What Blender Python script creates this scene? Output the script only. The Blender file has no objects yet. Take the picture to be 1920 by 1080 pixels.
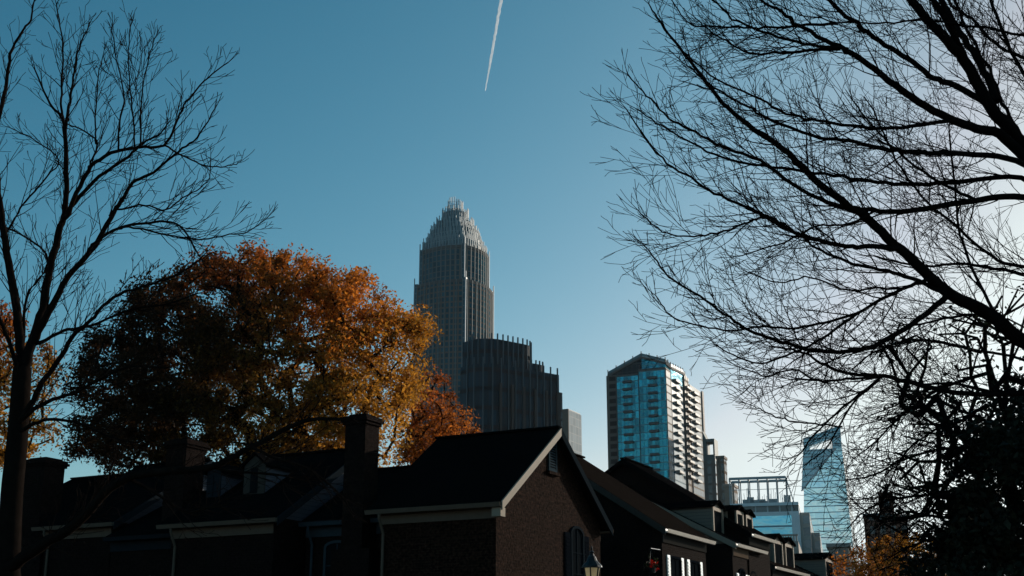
import bpy, math, random
import numpy as np
from mathutils import Vector, Matrix

C = bpy.context.scene.collection
R = math.radians
# ------------------------------------------------------------------ camera model
F, PITCH, CAMZ = 2400.0, math.atan(0.30), 1.6
CP, SP = math.cos(PITCH), math.sin(PITCH)
CAM = Vector((0, 0, CAMZ))
def P(px, py, Y):
    a, v = (px - 960) / F, (540 - py) / F
    r = Vector((a, CP - v * SP, SP + v * CP))
    return CAM + r * (Y / r.y)
def proj(p):
    d = Vector(p) - CAM
    zc = d.y * CP + d.z * SP
    return 960 + F * d.x / zc, 540 - F * (d.z * CP - d.y * SP) / zc
def solve_len(p, d, px, lo=0.0, hi=400.0):
    s0 = proj(p)[0] < px
    for _ in range(50):
        m = (lo + hi) / 2
        if (proj(p + d * m)[0] < px) == s0: lo = m
        else: hi = m
    return lo

# ------------------------------------------------------------------ tagging
def tag(o, label=None, cat=None, group=None, kind=None):
    if label: o['label'] = label
    if cat: o['category'] = cat
    if group: o['group'] = group
    if kind: o['kind'] = kind
    return o
def thing(name, label, cat, loc=(0, 0, 0), rz=0, group=None):
    o = bpy.data.objects.new(name, None); C.objects.link(o)
    o.location = loc; o.rotation_euler = (0, 0, rz); o.empty_display_size = .2
    return tag(o, label, cat, group)

# ------------------------------------------------------------------ mesh builder
class MB:
    def __init__(s): s.v = []; s.f = []; s.uv = []
    def face(s, pts, uv=None):
        i = len(s.v); s.v.extend([tuple(p) for p in pts]); s.f.append(tuple(range(i, i + len(pts))))
        if uv is None:
            P0 = [Vector(p) for p in pts]
            n = (P0[1] - P0[0]).cross(P0[2] - P0[0])
            if n.length < 1e-12: uv = [(0, 0)] * len(pts)
            else:
                n.normalize()
                if abs(n.z) > .95: uv = [(p.x, p.y) for p in P0]
                else:
                    h = Vector((-n.y, n.x, 0)).normalized(); w = n.cross(h)
                    uv = [(p.dot(h), p.dot(w)) for p in P0]
        s.uv.extend(uv)
    def box(s, x0, x1, y0, y1, z0, z1):
        a, b, c, d = (x0, y0), (x1, y0), (x1, y1), (x0, y1)
        s.prism([a, b, c, d], z0, z1)
    def prism(s, o, z0, z1, z1s=None, bottom=True):
        n = len(o); u = 0
        t = z1s or [z1] * n
        for i in range(n):
            a, b = o[i], o[(i + 1) % n]; j = (i + 1) % n
            L = math.hypot(b[0] - a[0], b[1] - a[1])
            s.face([(a[0], a[1], z0), (b[0], b[1], z0), (b[0], b[1], t[j]), (a[0], a[1], t[i])],
                   [(u, z0), (u + L, z0), (u + L, t[j]), (u, t[i])]); u += L
        s.face([(p[0], p[1], t[i]) for i, p in enumerate(o)])
        if bottom: s.face([(p[0], p[1], z0) for p in reversed(o)])
    def bar(s, p, q, w, h, up=Vector((0, 0, 1))):
        p, q = Vector(p), Vector(q); d = (q - p).normalized()
        a = d.cross(up)
        a = a.normalized() if a.length > 1e-6 else Vector((1, 0, 0))
        b = a.cross(d).normalized()
        c = [(-w / 2, -h / 2), (w / 2, -h / 2), (w / 2, h / 2), (-w / 2, h / 2)]
        A = [p + a * x + b * y for x, y in c]; B = [q + a * x + b * y for x, y in c]
        L = (q - p).length
        for i in range(4):
            j = (i + 1) % 4
            s.face([A[i], A[j], B[j], B[i]], [(0, 0), (0, w), (L, w), (L, 0)])
        s.face(A[::-1]); s.face(B)
    def extrude(s, poly, off):
        poly = [Vector(p) for p in poly]; off = Vector(off); q = [p + off for p in poly]
        n = len(poly)
        s.face(poly[::-1]); s.face(q)
        for i in range(n):
            j = (i + 1) % n
            s.face([poly[i], poly[j], q[j], q[i]])
    def tube(s, pts, rad, n=4, cap=False):
        k = len(s.v); m = len(pts); ref = Vector((.31, .17, .94))
        for i in range(m):
            t = (pts[min(i + 1, m - 1)] - pts[max(i - 1, 0)])
            if t.length < 1e-9: t = Vector((0, 0, 1))
            t.normalize()
            a = t.cross(ref)
            if a.length < .05: a = t.cross(Vector((1, 0, 0)))
            a.normalize(); b = t.cross(a)
            for j in range(n):
                an = 2 * math.pi * j / n
                s.v.append(tuple(pts[i] + (a * math.cos(an) + b * math.sin(an)) * rad[i]))
        for i in range(m - 1):
            for j in range(n):
                s.f.append((k + i * n + j, k + i * n + (j + 1) % n, k + (i + 1) * n + (j + 1) % n, k + (i + 1) * n + j))
                s.uv.extend([(j / n, i), ((j + 1) / n, i), ((j + 1) / n, i + 1), (j / n, i + 1)])
        if cap:
            s.f.append(tuple(k + (m - 1) * n + j for j in range(n))); s.uv.extend([(0, 0)] * n)
            s.f.append(tuple(k + n - 1 - j for j in range(n))); s.uv.extend([(0, 0)] * n)
    def lathe(s, prof, n=12, z0=0):
        for i in range(len(prof) - 1):
            (r0, a), (r1, b) = prof[i], prof[i + 1]
            for j in range(n):
                t0, t1 = 2 * math.pi * j / n, 2 * math.pi * (j + 1) / n
                s.face([(r0 * math.cos(t0), r0 * math.sin(t0), a), (r0 * math.cos(t1), r0 * math.sin(t1), a),
                        (r1 * math.cos(t1), r1 * math.sin(t1), b), (r1 * math.cos(t0), r1 * math.sin(t0), b)])
    def build(s, name, mat, parent=None, smooth=False):
        me = bpy.data.meshes.new(name)
        me.from_pydata(s.v, [], s.f)
        uvl = me.uv_layers.new(name='UVMap')
        uvl.data.foreach_set('uv', np.array(s.uv, dtype=np.float32).ravel())
        if smooth: me.polygons.foreach_set('use_smooth', [True] * len(me.polygons))
        me.materials.append(mat); me.update()
        o = bpy.data.objects.new(name, me); C.objects.link(o)
        if parent: o.parent = parent
        return o

# ------------------------------------------------------------------ materials
class NT:
    def __init__(s, name):
        s.m = bpy.data.materials.new(name); s.m.use_nodes = True
        s.t = s.m.node_tree; s.t.nodes.clear()
        s.out = s.n('ShaderNodeOutputMaterial')
    def n(s, typ, **k):
        x = s.t.nodes.new(typ)
        for a, b in k.items(): setattr(x, a, b)
        return x
    def l(s, a, b): s.t.links.new(a, b)
    def math(s, op, a, b=None, c=None):
        x = s.n('ShaderNodeMath', operation=op)
        for i, v in enumerate((a, b, c)):
            if v is None: continue
            if isinstance(v, (int, float)): x.inputs[i].default_value = v
            else: s.l(v, x.inputs[i])
        return x.outputs[0]
    def mix(s, fac, a, b, blend='MIX'):
        x = s.n('ShaderNodeMix', data_type='RGBA', blend_type=blend)
        for i, v in ((0, fac), (6, a), (7, b)):
            if isinstance(v, (int, float)): x.inputs[i].default_value = v
            elif isinstance(v, tuple): x.inputs[i].default_value = v if len(v) == 4 else v + (1,)
            else: s.l(v, x.inputs[i])
        return x.outputs[2]
    def noise(s, scale, detail=3, vec=None, rough=.5):
        x = s.n('ShaderNodeTexNoise'); x.inputs['Scale'].default_value = scale
        x.inputs['Detail'].default_value = detail; x.inputs['Roughness'].default_value = rough
        if vec is not None: s.l(vec, x.inputs['Vector'])
        return x.outputs['Fac']
    def obj(s): return s.n('ShaderNodeTexCoord').outputs['Object']
    def bsdf(s, col, rough=.6, metal=0, spec=.5, bump=None, bstr=.3, bdist=.02):
        b = s.n('ShaderNodeBsdfPrincipled')
        if isinstance(col, tuple): b.inputs['Base Color'].default_value = col + (1,)
        else: s.l(col, b.inputs['Base Color'])
        if isinstance(rough, (int, float)): b.inputs['Roughness'].default_value = rough
        else: s.l(rough, b.inputs['Roughness'])
        b.inputs['Metallic'].default_value = metal
        b.inputs['Specular IOR Level'].default_value = spec
        if bump is not None:
            u = s.n('ShaderNodeBump'); u.inputs['Strength'].default_value = bstr; u.inputs['Distance'].default_value = bdist
            s.l(bump, u.inputs['Height']); s.l(u.outputs[0], b.inputs['Normal'])
        return b.outputs[0]
    def done(s, sh): s.l(sh, s.out.inputs['Surface']); return s.m

def plain(name, col, rough=.6, metal=0, spec=.3, var=.25, scale=4, bump=.1):
    t = NT(name); v = t.obj(); f = t.noise(scale, 4, v)
    c2 = tuple(max(0, x * (1 - var)) for x in col)
    c1 = tuple(min(1, x * (1 + var)) for x in col)
    return t.done(t.bsdf(t.mix(f, c2, c1), rough, metal, spec, f, bump))

def brick(name, c1, c2, mortar, grain=2.0):
    t = NT(name)
    uv = t.n('ShaderNodeUVMap').outputs[0]
    b = t.n('ShaderNodeTexBrick'); t.l(uv, b.inputs['Vector'])
    b.inputs['Color1'].default_value = c1 + (1,); b.inputs['Color2'].default_value = c2 + (1,)
    b.inputs['Mortar'].default_value = mortar + (1,)
    b.inputs['Scale'].default_value = 1.0
    b.inputs['Brick Width'].default_value = .215; b.inputs['Row Height'].default_value = .078
    b.inputs['Mortar Size'].default_value = .008; b.inputs['Bias'].default_value = -.1
    n3 = t.noise(11, 2, t.obj()); n = t.noise(1.1, 5, t.obj()); n2 = t.noise(30, 3, t.obj())
    col = t.mix(t.math('MULTIPLY', n, .9), b.outputs['Color'], tuple(x * .45 for x in c1))
    n3 = t.math('MAXIMUM', t.math('ADD', t.math('MULTIPLY', t.math('SUBTRACT', n3, .5), grain), .45), .05)
    col = t.mix(1.0, col, t.mix(n3, (0, 0, 0), (1.9, 1.8, 1.75)), 'MULTIPLY')
    h = t.math('ADD', t.math('MULTIPLY', b.outputs['Fac'], -1.0), t.math('MULTIPLY', n2, .9))
    return t.done(t.bsdf(col, .95, 0, .02, h, .9, .03))

def shingle(name, c):
    t = NT(name); uv = t.n('ShaderNodeUVMap').outputs[0]
    b = t.n('ShaderNodeTexBrick'); t.l(uv, b.inputs['Vector'])
    b.inputs['Color1'].default_value = tuple(x * 1.25 for x in c) + (1,)
    b.inputs['Color2'].default_value = tuple(x * .75 for x in c) + (1,)
    b.inputs['Mortar'].default_value = tuple(x * .4 for x in c) + (1,)
    b.inputs['Scale'].default_value = 1.0; b.inputs['Brick Width'].default_value = .3
    b.inputs['Row Height'].default_value = .14; b.inputs['Mortar Size'].default_value = .006
    n = t.noise(.7, 4, t.obj())
    col = t.mix(n, b.outputs['Color'], tuple(x * .6 for x in c))
    return t.done(t.bsdf(col, .95, 0, 0, b.outputs['Color'], .5, .02))

def siding(name, c, lap=.15):
    t = NT(name); uv = t.n('ShaderNodeSeparateXYZ'); t.l(t.n('ShaderNodeUVMap').outputs[0], uv.inputs[0])
    fr = t.math('FRACT', t.math('DIVIDE', uv.outputs[1], lap))
    edge = t.math('LESS_THAN', fr, .1)
    n = t.noise(2, 4, t.obj())
    col = t.mix(edge, t.mix(n, tuple(x * .85 for x in c), tuple(x * 1.1 for x in c)), tuple(x * .35 for x in c))
    return t.done(t.bsdf(col, .6, 0, .3, fr, .6, .03))

def facade(name, frame, glass, pu, pv, fu, fv, grough=.12, metal=.0, var=.5, frough=.7, wav=0.0, ou=0, ov=0, spec=.5, slab=None):
    """frame grid of pitch pu x pv metres on the UV; fu, fv = share taken by the frame"""
    t = NT(name); sp = t.n('ShaderNodeSeparateXYZ'); t.l(t.n('ShaderNodeUVMap').outputs[0], sp.inputs[0])
    u = t.math('DIVIDE', t.math('ADD', sp.outputs[0], ou + 500 * pu), pu)
    v = t.math('DIVIDE', t.math('ADD', sp.outputs[1], ov + 50 * pv), pv)
    mu = t.math('GREATER_THAN', t.math('FRACT', u), fu); mv = t.math('GREATER_THAN', t.math('FRACT', v), fv)
    mask = t.math('MULTIPLY', mu, mv)
    cb = t.n('ShaderNodeCombineXYZ'); t.l(t.math('FLOOR', u), cb.inputs[0]); t.l(t.math('FLOOR', v), cb.inputs[1])
    wn = t.n('ShaderNodeTexWhiteNoise', noise_dimensions='2D'); t.l(cb.outputs[0], wn.inputs['Vector'])
    r = t.math('ADD', t.math('MULTIPLY', wn.outputs['Value'], var), 1 - var / 2)
    gc = t.mix(1.0, glass, (1, 1, 1), 'MULTIPLY')
    x = t.n('ShaderNodeVectorMath', operation='SCALE'); t.l(gc, x.inputs[0]); t.l(r, x.inputs['Scale'])
    n = t.noise(.15, 4, t.obj())
    fc = t.mix(n, tuple(a * .75 for a in frame), tuple(a * 1.15 for a in frame))
    if slab:
        fc = t.mix(t.math('LESS_THAN', t.math('FRACT', v), fv), fc, slab)
    if wav:
        g = t.bsdf(x.outputs[0], grough, metal, spec, t.noise(wav, 2, t.obj()), .25, .6)
    else:
        g = t.bsdf(x.outputs[0], grough, metal, spec)
    f = t.bsdf(fc, frough, 0, 0)
    mx = t.n('ShaderNodeMixShader'); t.l(mask, mx.inputs[0]); t.l(f, mx.inputs[1]); t.l(g, mx.inputs[2])
    return t.done(mx.outputs[0])

def leafmat(name, trans=.5, rough=.6):
    t = NT(name); a = t.n('ShaderNodeVertexColor', layer_name='Col')
    d = t.bsdf(a.outputs[0], rough, 0, .2)
    tr = t.n('ShaderNodeBsdfTranslucent')
    hs = t.mix(1.0, a.outputs[0], (1.0, .93, .8), 'MULTIPLY'); t.l(hs, tr.inputs[0])
    m = t.n('ShaderNodeMixShader'); m.inputs[0].default_value = trans
    t.l(d, m.inputs[1]); t.l(tr.outputs[0], m.inputs[2])
    return t.done(m.outputs[0])

M = {}
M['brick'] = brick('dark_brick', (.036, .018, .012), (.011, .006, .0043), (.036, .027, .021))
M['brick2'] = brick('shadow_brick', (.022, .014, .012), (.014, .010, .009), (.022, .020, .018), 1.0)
M['roof'] = shingle('roof_shingle', (.006, .0058, .006))
M['roofbrown'] = shingle('brown_shingle', (.016, .012, .010))
M['trim'] = plain('cream_trim_shade', (.11, .082, .062), .6, spec=0, var=.15)  # shaded twin of the cream paint, its shade put into the colour
M['rake'] = plain('cream_rake_lit', (.28, .225, .17), .6, spec=.05, var=.12)  # lighter copy of the cream trim, sunlight put into its colour
M['trimdark'] = plain('shaded_trim', (.03, .029, .027), .6, spec=0, var=.15)  # dark eave trim: shade under the gutters painted into its colour
M['trimblue_and_shade'] = plain('slate_and_shade_trim', (.014, .019, .023), .7, spec=0, var=.15)
M['trimdrab'] = plain('drab_trim', (.05, .043, .037), .7, spec=0, var=.2)
M['metaltrim'] = plain('bright_gutter', (.7, .64, .56), .32, .35, .8, var=.08)
M['siding'] = siding('beige_siding', (.20, .165, .13))
M['bluesiding'] = siding('blue_grey_siding', (.055, .068, .09))
M['shutter'] = plain('dark_shutter', (.006, .008, .011), .5, spec=0, var=.2)
M['whitepaint'] = plain('white_paint', (.8, .74, .66), .3, spec=1.0, var=.06, bump=.03)
M['pane'] = plain('window_pane', (.008, .010, .012), .4, spec=0, var=.1)
M['vent'] = plain('slate_vent', (.035, .05, .06), .7, spec=0, var=.2)
M['blackmetal'] = plain('black_metal', (.012, .012, .012), .35, var=.2)
M['bark'] = plain('bark', (.008, .0065, .006), .9, spec=0, var=.5, scale=9, bump=.6)
M['barkwarm'] = plain('warm_bark', (.012, .009, .0075), .9, spec=0, var=.5, scale=9, bump=.6)

# ------------------------------------------------------------------ trees
def catmull(pts, n=5):
    out = []; q = [pts[0] * 2 - pts[1]] + pts + [pts[-1] * 2 - pts[-2]]
    for i in range(1, len(q) - 2):
        a, b, c, d = q[i - 1], q[i], q[i + 1], q[i + 2]
        for k in range(n):
            t = k / n
            out.append(.5 * ((2 * b) + (c - a) * t + (2 * a - 5 * b + 4 * c - d) * t * t + (3 * b - a - 3 * c + d) * t ** 3))
    out.append(pts[-1]); return out

def grow(mb, p, d, L, r, lvl, rnd, prm):
    n = max(3, min(9, int(L / prm['seg']) + 1)); st = L / n
    pts = [p.copy()]; rad = [r]; d = d.normalized()
    side = rnd.choice((-1, 1)); base = rnd.random() * 6.28
    for i in range(n):
        w = prm['wig'] * (1.2 if lvl > 1 else .8)
        d = (d + Vector((rnd.gauss(0, w), rnd.gauss(0, w), rnd.gauss(0, w) + prm['up']))).normalized()
        p = p + d * st; pts.append(p)
        rad.append(max(prm['rmin'], r * (1 - .8 * (i + 1) / n)))
        if lvl < prm['max'] and (i < n - 1 or rnd.random() < .5) and L > .2:
            for _ in range(prm['kids']):
                if rnd.random() < prm['prob']:
                    t = (i + 1) / n; base += 2.4 + rnd.uniform(-.5, .5)
                    a = d.cross(Vector((0.3, .9, .2))); a.normalize(); b = d.cross(a)
                    s = a * math.cos(base) + b * math.sin(base)
                    an = rnd.uniform(.4, .8)
                    cd = d * math.cos(an) + s * math.sin(an)
                    grow(mb, p, cd, L * (.30 + .42 * (1 - t)) * rnd.uniform(.6, 1.15), max(prm['rmin'], rad[-1] * .6), lvl + 1, rnd, prm)
    mb.tube(pts, rad, 4 if r > .006 else 3)

def limb(wood, twig, trace, Y0, Y1, w0, w1, rnd, prm, spawn=.28, klen=1.3, tstart=.05, tip=True, nosp=None):
    """trace: picture points of the limb, from the bough to its tip, swept from depth Y0 to Y1 (m)"""
    m = len(trace)
    pts = []
    for i, (x, y) in enumerate(trace):
        s = i / (m - 1); Y = Y0 + (Y1 - Y0) * s
        pts.append(P(x, y, Y))
    pts = catmull(pts, 5); k = len(pts)
    for i in range(1, k - 1): pts[i] = pts[i] + Vector((rnd.gauss(0, .003), rnd.gauss(0, .015), rnd.gauss(0, .003)))
    rad = []
    for i in range(k):
        s = i / (k - 1); wpx = w0 + (w1 - w0) * s ** .8
        rad.append(max(prm['rmin'], wpx / 2 / F * (pts[i].y * CP + (pts[i].z - CAMZ) * SP)))
    wood.tube(pts, rad, 7 if w0 > 9 else 5)
    # side shoots
    acc = 0; base = rnd.random() * 6; tot = sum((pts[i + 1] - pts[i]).length for i in range(k - 1)); run = 0
    for i in range(k - 1):
        sl = (pts[i + 1] - pts[i]).length; acc += sl; run += sl; s = run / tot
        if s < tstart: acc = 0; continue
        while acc > spawn:
            acc -= spawn * rnd.uniform(.7, 1.3); base += 2.4 + rnd.uniform(-.6, .6)
            d = (pts[i + 1] - pts[i]).normalized(); a = d.cross(Vector((.2, .9, .1))).normalized(); b = d.cross(a)
            sd = a * math.cos(base) + b * math.sin(base) * .8
            an = rnd.uniform(.35, .75)
            L = klen * (.22 + .78 * math.sin(math.pi * (.08 + .62 * (1 - s)))) * rnd.uniform(.45, 1.2)
            grow(twig, pts[i + 1] - (pts[i + 1] - pts[i]) * rnd.random(), d * math.cos(an) + sd * math.sin(an), L,
                 min(rad[i] * .5, .004 + .006 * L), 1, rnd, prm)
    if tip:
        d = (pts[-1] - pts[-3]).normalized()
        for _ in range(2):
            grow(twig, pts[-1], (d + Vector((rnd.gauss(0, .25), rnd.gauss(0, .3), rnd.gauss(0, .25)))), klen * .3, rad[-1] * .8, 1, rnd, prm)

def inside(poly, x, y):
    c = False; j = len(poly) - 1
    for i in range(len(poly)):
        a, b = poly[i], poly[j]
        if (a[1] > y) != (b[1] > y) and x < (b[0] - a[0]) * (y - a[1]) / (b[1] - a[1]) + a[0]: c = not c
        j = i
    return c
def edged(poly, x, y):
    best = 1e9
    for i in range(len(poly)):
        ax, ay = poly[i - 1]; bx, by = poly[i]
        t = max(0, min(1, ((x - ax) * (bx - ax) + (y - ay) * (by - ay)) / ((bx - ax) ** 2 + (by - ay) ** 2 + 1e-9)))
        best = min(best, math.hypot(x - ax - t * (bx - ax), y - ay - t * (by - ay)))
    return best

def crown_points(poly, n, Y0, half, rnd, shell=.45):
    xs = [p[0] for p in poly]; ys = [p[1] for p in poly]; out = []
    mx = max(edged(poly, rnd.uniform(min(xs), max(xs)), rnd.uniform(min(ys), max(ys))) for _ in range(300))
    mx = max(mx * .75, 1)
    while len(out) < n:
        x, y = rnd.uniform(min(xs), max(xs)), rnd.uniform(min(ys), max(ys))
        if not inside(poly, x, y): continue
        t = min(1, edged(poly, x, y) / mx)
        hd = half * math.sqrt(max(0, 1 - (1 - t) ** 2))
        q = rnd.uniform(-1, 1); q = math.copysign(abs(q) ** shell, q)
        out.append((x, y, P(x, y, Y0 + hd * q)))
    return out

def skeleton(base, fork, pts, rb, rmin, rnd, wood, twig, thick=1.0):
    """branches that reach every clump: each clump hangs on the nearest wood nearer the fork"""
    nodes = [base.copy()]; par = [-1]
    steps = 6
    for i in range(1, steps + 1):
        nodes.append(base.lerp(fork, i / steps) + Vector((rnd.gauss(0, .08), rnd.gauss(0, .08), 0))); par.append(len(nodes) - 2)
    pts = sorted(pts, key=lambda p: (p - fork).length)
    arr = [tuple(q) for q in nodes]; ntr = len(nodes)
    for p in pts:
        A = np.array(arr); d = np.linalg.norm(A - np.array(p), axis=1)
        dist = np.linalg.norm(A - np.array(fork), axis=1)
        bad = dist > (p - fork).length * .97
        d = d + bad * 1e3 + (np.arange(len(A)) < ntr - 1) * 2.5
        k = int(np.argmin(d)); q = Vector(arr[k])
        L = (p - q).length; m = max(1, min(4, int(L / .9)))
        for i in range(1, m + 1):
            t = i / m
            r = q.lerp(p, t)
            if i < m: r += Vector((rnd.gauss(0, .07 * L), rnd.gauss(0, .07 * L), -.06 * L * math.sin(math.pi * t) + rnd.gauss(0, .04 * L)))
            nodes.append(r); arr.append(tuple(r)); par.append(k if i == 1 else len(nodes) - 2)
    cnt = [0.0] * len(nodes)
    kids = [0] * len(nodes)
    for i in range(1, len(nodes)): kids[par[i]] += 1
    for i in range(len(nodes) - 1, 0, -1):
        if kids[i] == 0: cnt[i] += 1
        cnt[par[i]] += cnt[i]
    rad = [max(rmin, rb * (c / max(1, cnt[0])) ** .46 * thick) for c in cnt]
    for i in range(1, len(nodes)):
        r0 = rad[par[i]] if par[i] < ntr or rad[par[i]] < rad[i] * 1.6 else rad[i] * 1.3
        tgt = wood if (i < ntr) else twig
        tgt.tube([nodes[par[i]], nodes[i]], [min(r0, rad[par[i]]), rad[i]], 8 if i < ntr else (5 if rad[i] > .03 else 3))

def leaves(centers, per, spread, size, colfn, rng, name, mat, parent, flat=.8):
    n = len(centers) * per
    cen = np.repeat(np.array([tuple(c[2]) for c in centers]), per, axis=0)
    px = np.repeat(np.array([(c[0], c[1]) for c in centers]), per, axis=0)
    cr = np.repeat(rng.uniform(.4, 1.3, len(centers)), per)[:, None]
    off = rng.normal(0, 1, (n, 3)); off /= np.linalg.norm(off, axis=1)[:, None]
    off *= (rng.uniform(0, 1, (n, 1)) ** .55) * spread * cr; off[:, 2] *= flat
    p = cen + off
    a = rng.normal(0, 1, (n, 3)); a /= np.linalg.norm(a, axis=1)[:, None]
    b = np.cross(a, rng.normal(0, 1, (n, 3))); b /= np.linalg.norm(b, axis=1)[:, None]
    s = size * rng.uniform(.55, 1.35, (n, 1))
    a = a * s; b = b * s * .55
    nn = np.cross(a, b); nn /= np.linalg.norm(nn, axis=1)[:, None]
    fold = nn * s * rng.uniform(-.25, .25, (n, 1))
    v = np.stack([p - a, p + b + fold, p + a, p - b + fold], axis=1).reshape(-1, 3).astype(np.float32)
    me = bpy.data.meshes.new(name)
    me.vertices.add(n * 4); me.vertices.foreach_set('co', v.ravel())
    me.loops.add(n * 4); me.loops.foreach_set('vertex_index', np.arange(n * 4, dtype=np.int32))
    me.polygons.add(n); me.polygons.foreach_set('loop_start', np.arange(0, n * 4, 4, dtype=np.int32))
    me.polygons.foreach_set('loop_total', np.full(n, 4, dtype=np.int32))
    me.update(calc_edges=True)
    col = colfn(px, rng, n, np.repeat(rng.uniform(0, 1, len(centers)), per))
    col = np.clip(np.repeat(col, 4, axis=0), 0, 1)
    ca = me.color_attributes.new('Col', 'FLOAT_COLOR', 'POINT')
    ca.data.foreach_set('color', np.concatenate([col, np.ones((n * 4, 1))], axis=1).astype(np.float32).ravel())
    me.materials.append(mat)
    o = bpy.data.objects.new(name, me); C.objects.link(o)
    if parent: o.parent = parent
    return o

def rooted(name, label, cat, base, group=None):
    return thing(name, label, cat, (base.x, base.y, 0), 0, group)
def fix_parent(o, root):
    # geometry was laid out in world metres; carry it into the thing's own frame
    o.parent = root; o.matrix_parent_inverse = Matrix.Translation(-Vector(root.location))

# ================================================================== SKY, SUN, CAMERA
SUN_AZ, SUN_EL = R(50), R(15)      # azimuth clockwise from +Y (the view direction)
sc = bpy.context.scene
w = bpy.data.worlds.new("World"); sc.world = w; w.use_nodes = True
nt = w.node_tree; bg = nt.nodes['Background']
sky = nt.nodes.new('ShaderNodeTexSky'); sky.sky_type = 'NISHITA'; sky.sun_disc = False
sky.sun_elevation = SUN_EL; sky.sun_rotation = SUN_AZ
sky.altitude = 200; sky.air_density = .8; sky.dust_density = 1.2; sky.ozone_density = 3
# the photograph's grade of the sky: teal zenith, near white horizon
sep = nt.nodes.new('ShaderNodeSeparateColor'); com = nt.nodes.new('ShaderNodeCombineColor'); nt.links.new(sky.outputs[0], sep.inputs[0])
for ch, (g, c) in enumerate(((2.03, 6.3), (1.26, 1.82), (1.175, 1.174))):
    p = nt.nodes.new('ShaderNodeMath'); p.operation = 'POWER'; p.inputs[1].default_value = g
    q = nt.nodes.new('ShaderNodeMath'); q.operation = 'MULTIPLY'; q.inputs[1].default_value = c * .1 ** (g - 1)
    nt.links.new(sep.outputs[ch], p.inputs[0]); nt.links.new(p.outputs[0], q.inputs[0]); nt.links.new(q.outputs[0], com.inputs[ch])
    if ch == 0: red = q
    if ch == 1: grn = q
    if ch == 2:
        mg = nt.nodes.new('ShaderNodeMath'); mg.operation = 'MINIMUM'; nt.links.new(grn.outputs[0], mg.inputs[0]); nt.links.new(q.outputs[0], mg.inputs[1])
        sg = nt.nodes.new('ShaderNodeMath'); sg.operation = 'MULTIPLY'; sg.inputs[1].default_value = .90; nt.links.new(mg.outputs[0], sg.inputs[0])
        mn = nt.nodes.new('ShaderNodeMath'); mn.operation = 'MINIMUM'; nt.links.new(red.outputs[0], mn.inputs[0]); nt.links.new(sg.outputs[0], mn.inputs[1])
        nt.links.new(mn.outputs[0], com.inputs[0]); nt.links.new(mg.outputs[0], com.inputs[1])
nt.links.new(com.outputs[0], bg.inputs[0]); bg.inputs[1].default_value = .115
sd = Vector((math.sin(SUN_AZ) * math.cos(SUN_EL), math.cos(SUN_AZ) * math.cos(SUN_EL), math.sin(SUN_EL)))
ld = bpy.data.lights.new('sun', 'SUN'); ld.energy = 3.4; ld.angle = R(.5); ld.color = (1, .87, .72)
lo = bpy.data.objects.new('sun', ld); C.objects.link(lo); lo.rotation_euler = sd.to_track_quat('Z', 'Y').to_euler()
cd = bpy.data.cameras.new('camera'); cam = bpy.data.objects.new('camera', cd); C.objects.link(cam)
cd.sensor_width = 36; cd.lens = 36 * F / 1920; cd.clip_end = 60000; cd.clip_start = .1
cam.location = CAM; cam.rotation_euler = (R(90) + PITCH, 0, 0); sc.camera = cam
sc.view_settings.view_transform = 'Standard'; sc.view_settings.look = 'None'; sc.view_settings.exposure = 0
sc.cycles.max_bounces = 5; sc.cycles.volume_bounces = 0

ROT = R(27)
U = Vector((math.cos(ROT), -math.sin(ROT), 0)); V = Vector((math.sin(ROT), math.cos(ROT), 0))

# ================================================================== GROUND, STREET
t = NT('grass_ground'); v = t.obj(); c = t.mix(t.noise(.4, 6, v), (.03, .035, .016), (.07, .06, .03))
GM = t.done(t.bsdf(c, .95, 0, .1, t.noise(6, 4, v), .5))
mb = MB(); mb.face([(-3000, -3000, 0), (3000, -3000, 0), (3000, 3000, 0), (-3000, 3000, 0)])
tag(mb.build('ground', GM), kind='structure')
t = NT('asphalt'); v = t.obj(); c = t.mix(t.noise(.5, 6, v), (.035, .035, .036), (.06, .058, .056))
AM = t.done(t.bsdf(c, .9, 0, .2, t.noise(60, 3, v), .3))
CM = plain('concrete', (.28, .26, .24), .85, var=.2, scale=2)
base_pt = Vector((5.3, 45.7, 0))
def street_box(u0, u1, z0, z1, name, mat, s0=-60, s1=260):
    mb = MB(); mb.box(u0, u1, s0, s1, z0, z1); o = mb.build(name, mat)
    o.location = base_pt - V * 45; o.rotation_euler = (0, 0, -ROT); return tag(o, kind='structure')
street_box(9, 18, -.2, .004, 'road', AM)
street_box(8.85, 9, -.2, .13, 'kerb', CM); street_box(18, 18.15, -.2, .13, 'kerb', CM)
street_box(6.6, 8.85, -.2, .12, 'pavement', CM); street_box(18.15, 20.4, -.2, .12, 'pavement', CM)
LM = plain('road_paint', (.7, .6, .2), .7, var=.15)
street_box(13.4, 13.5, .0, .008, 'road_marking', LM)

# ================================================================== HAZE
t = NT('haze_air'); pv = t.n('ShaderNodeVolumePrincipled'); pv.inputs['Color'].default_value = (.86, .94, 1, 1)
pv.inputs['Density'].default_value = .000025; pv.inputs['Anisotropy'].default_value = .35
t.l(pv.outputs[0], t.out.inputs['Volume']); mb = MB(); mb.box(-3100, 3100, -3100, 3100, -1.2, 300)
tag(mb.build('haze', t.m), kind='stuff')
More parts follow.
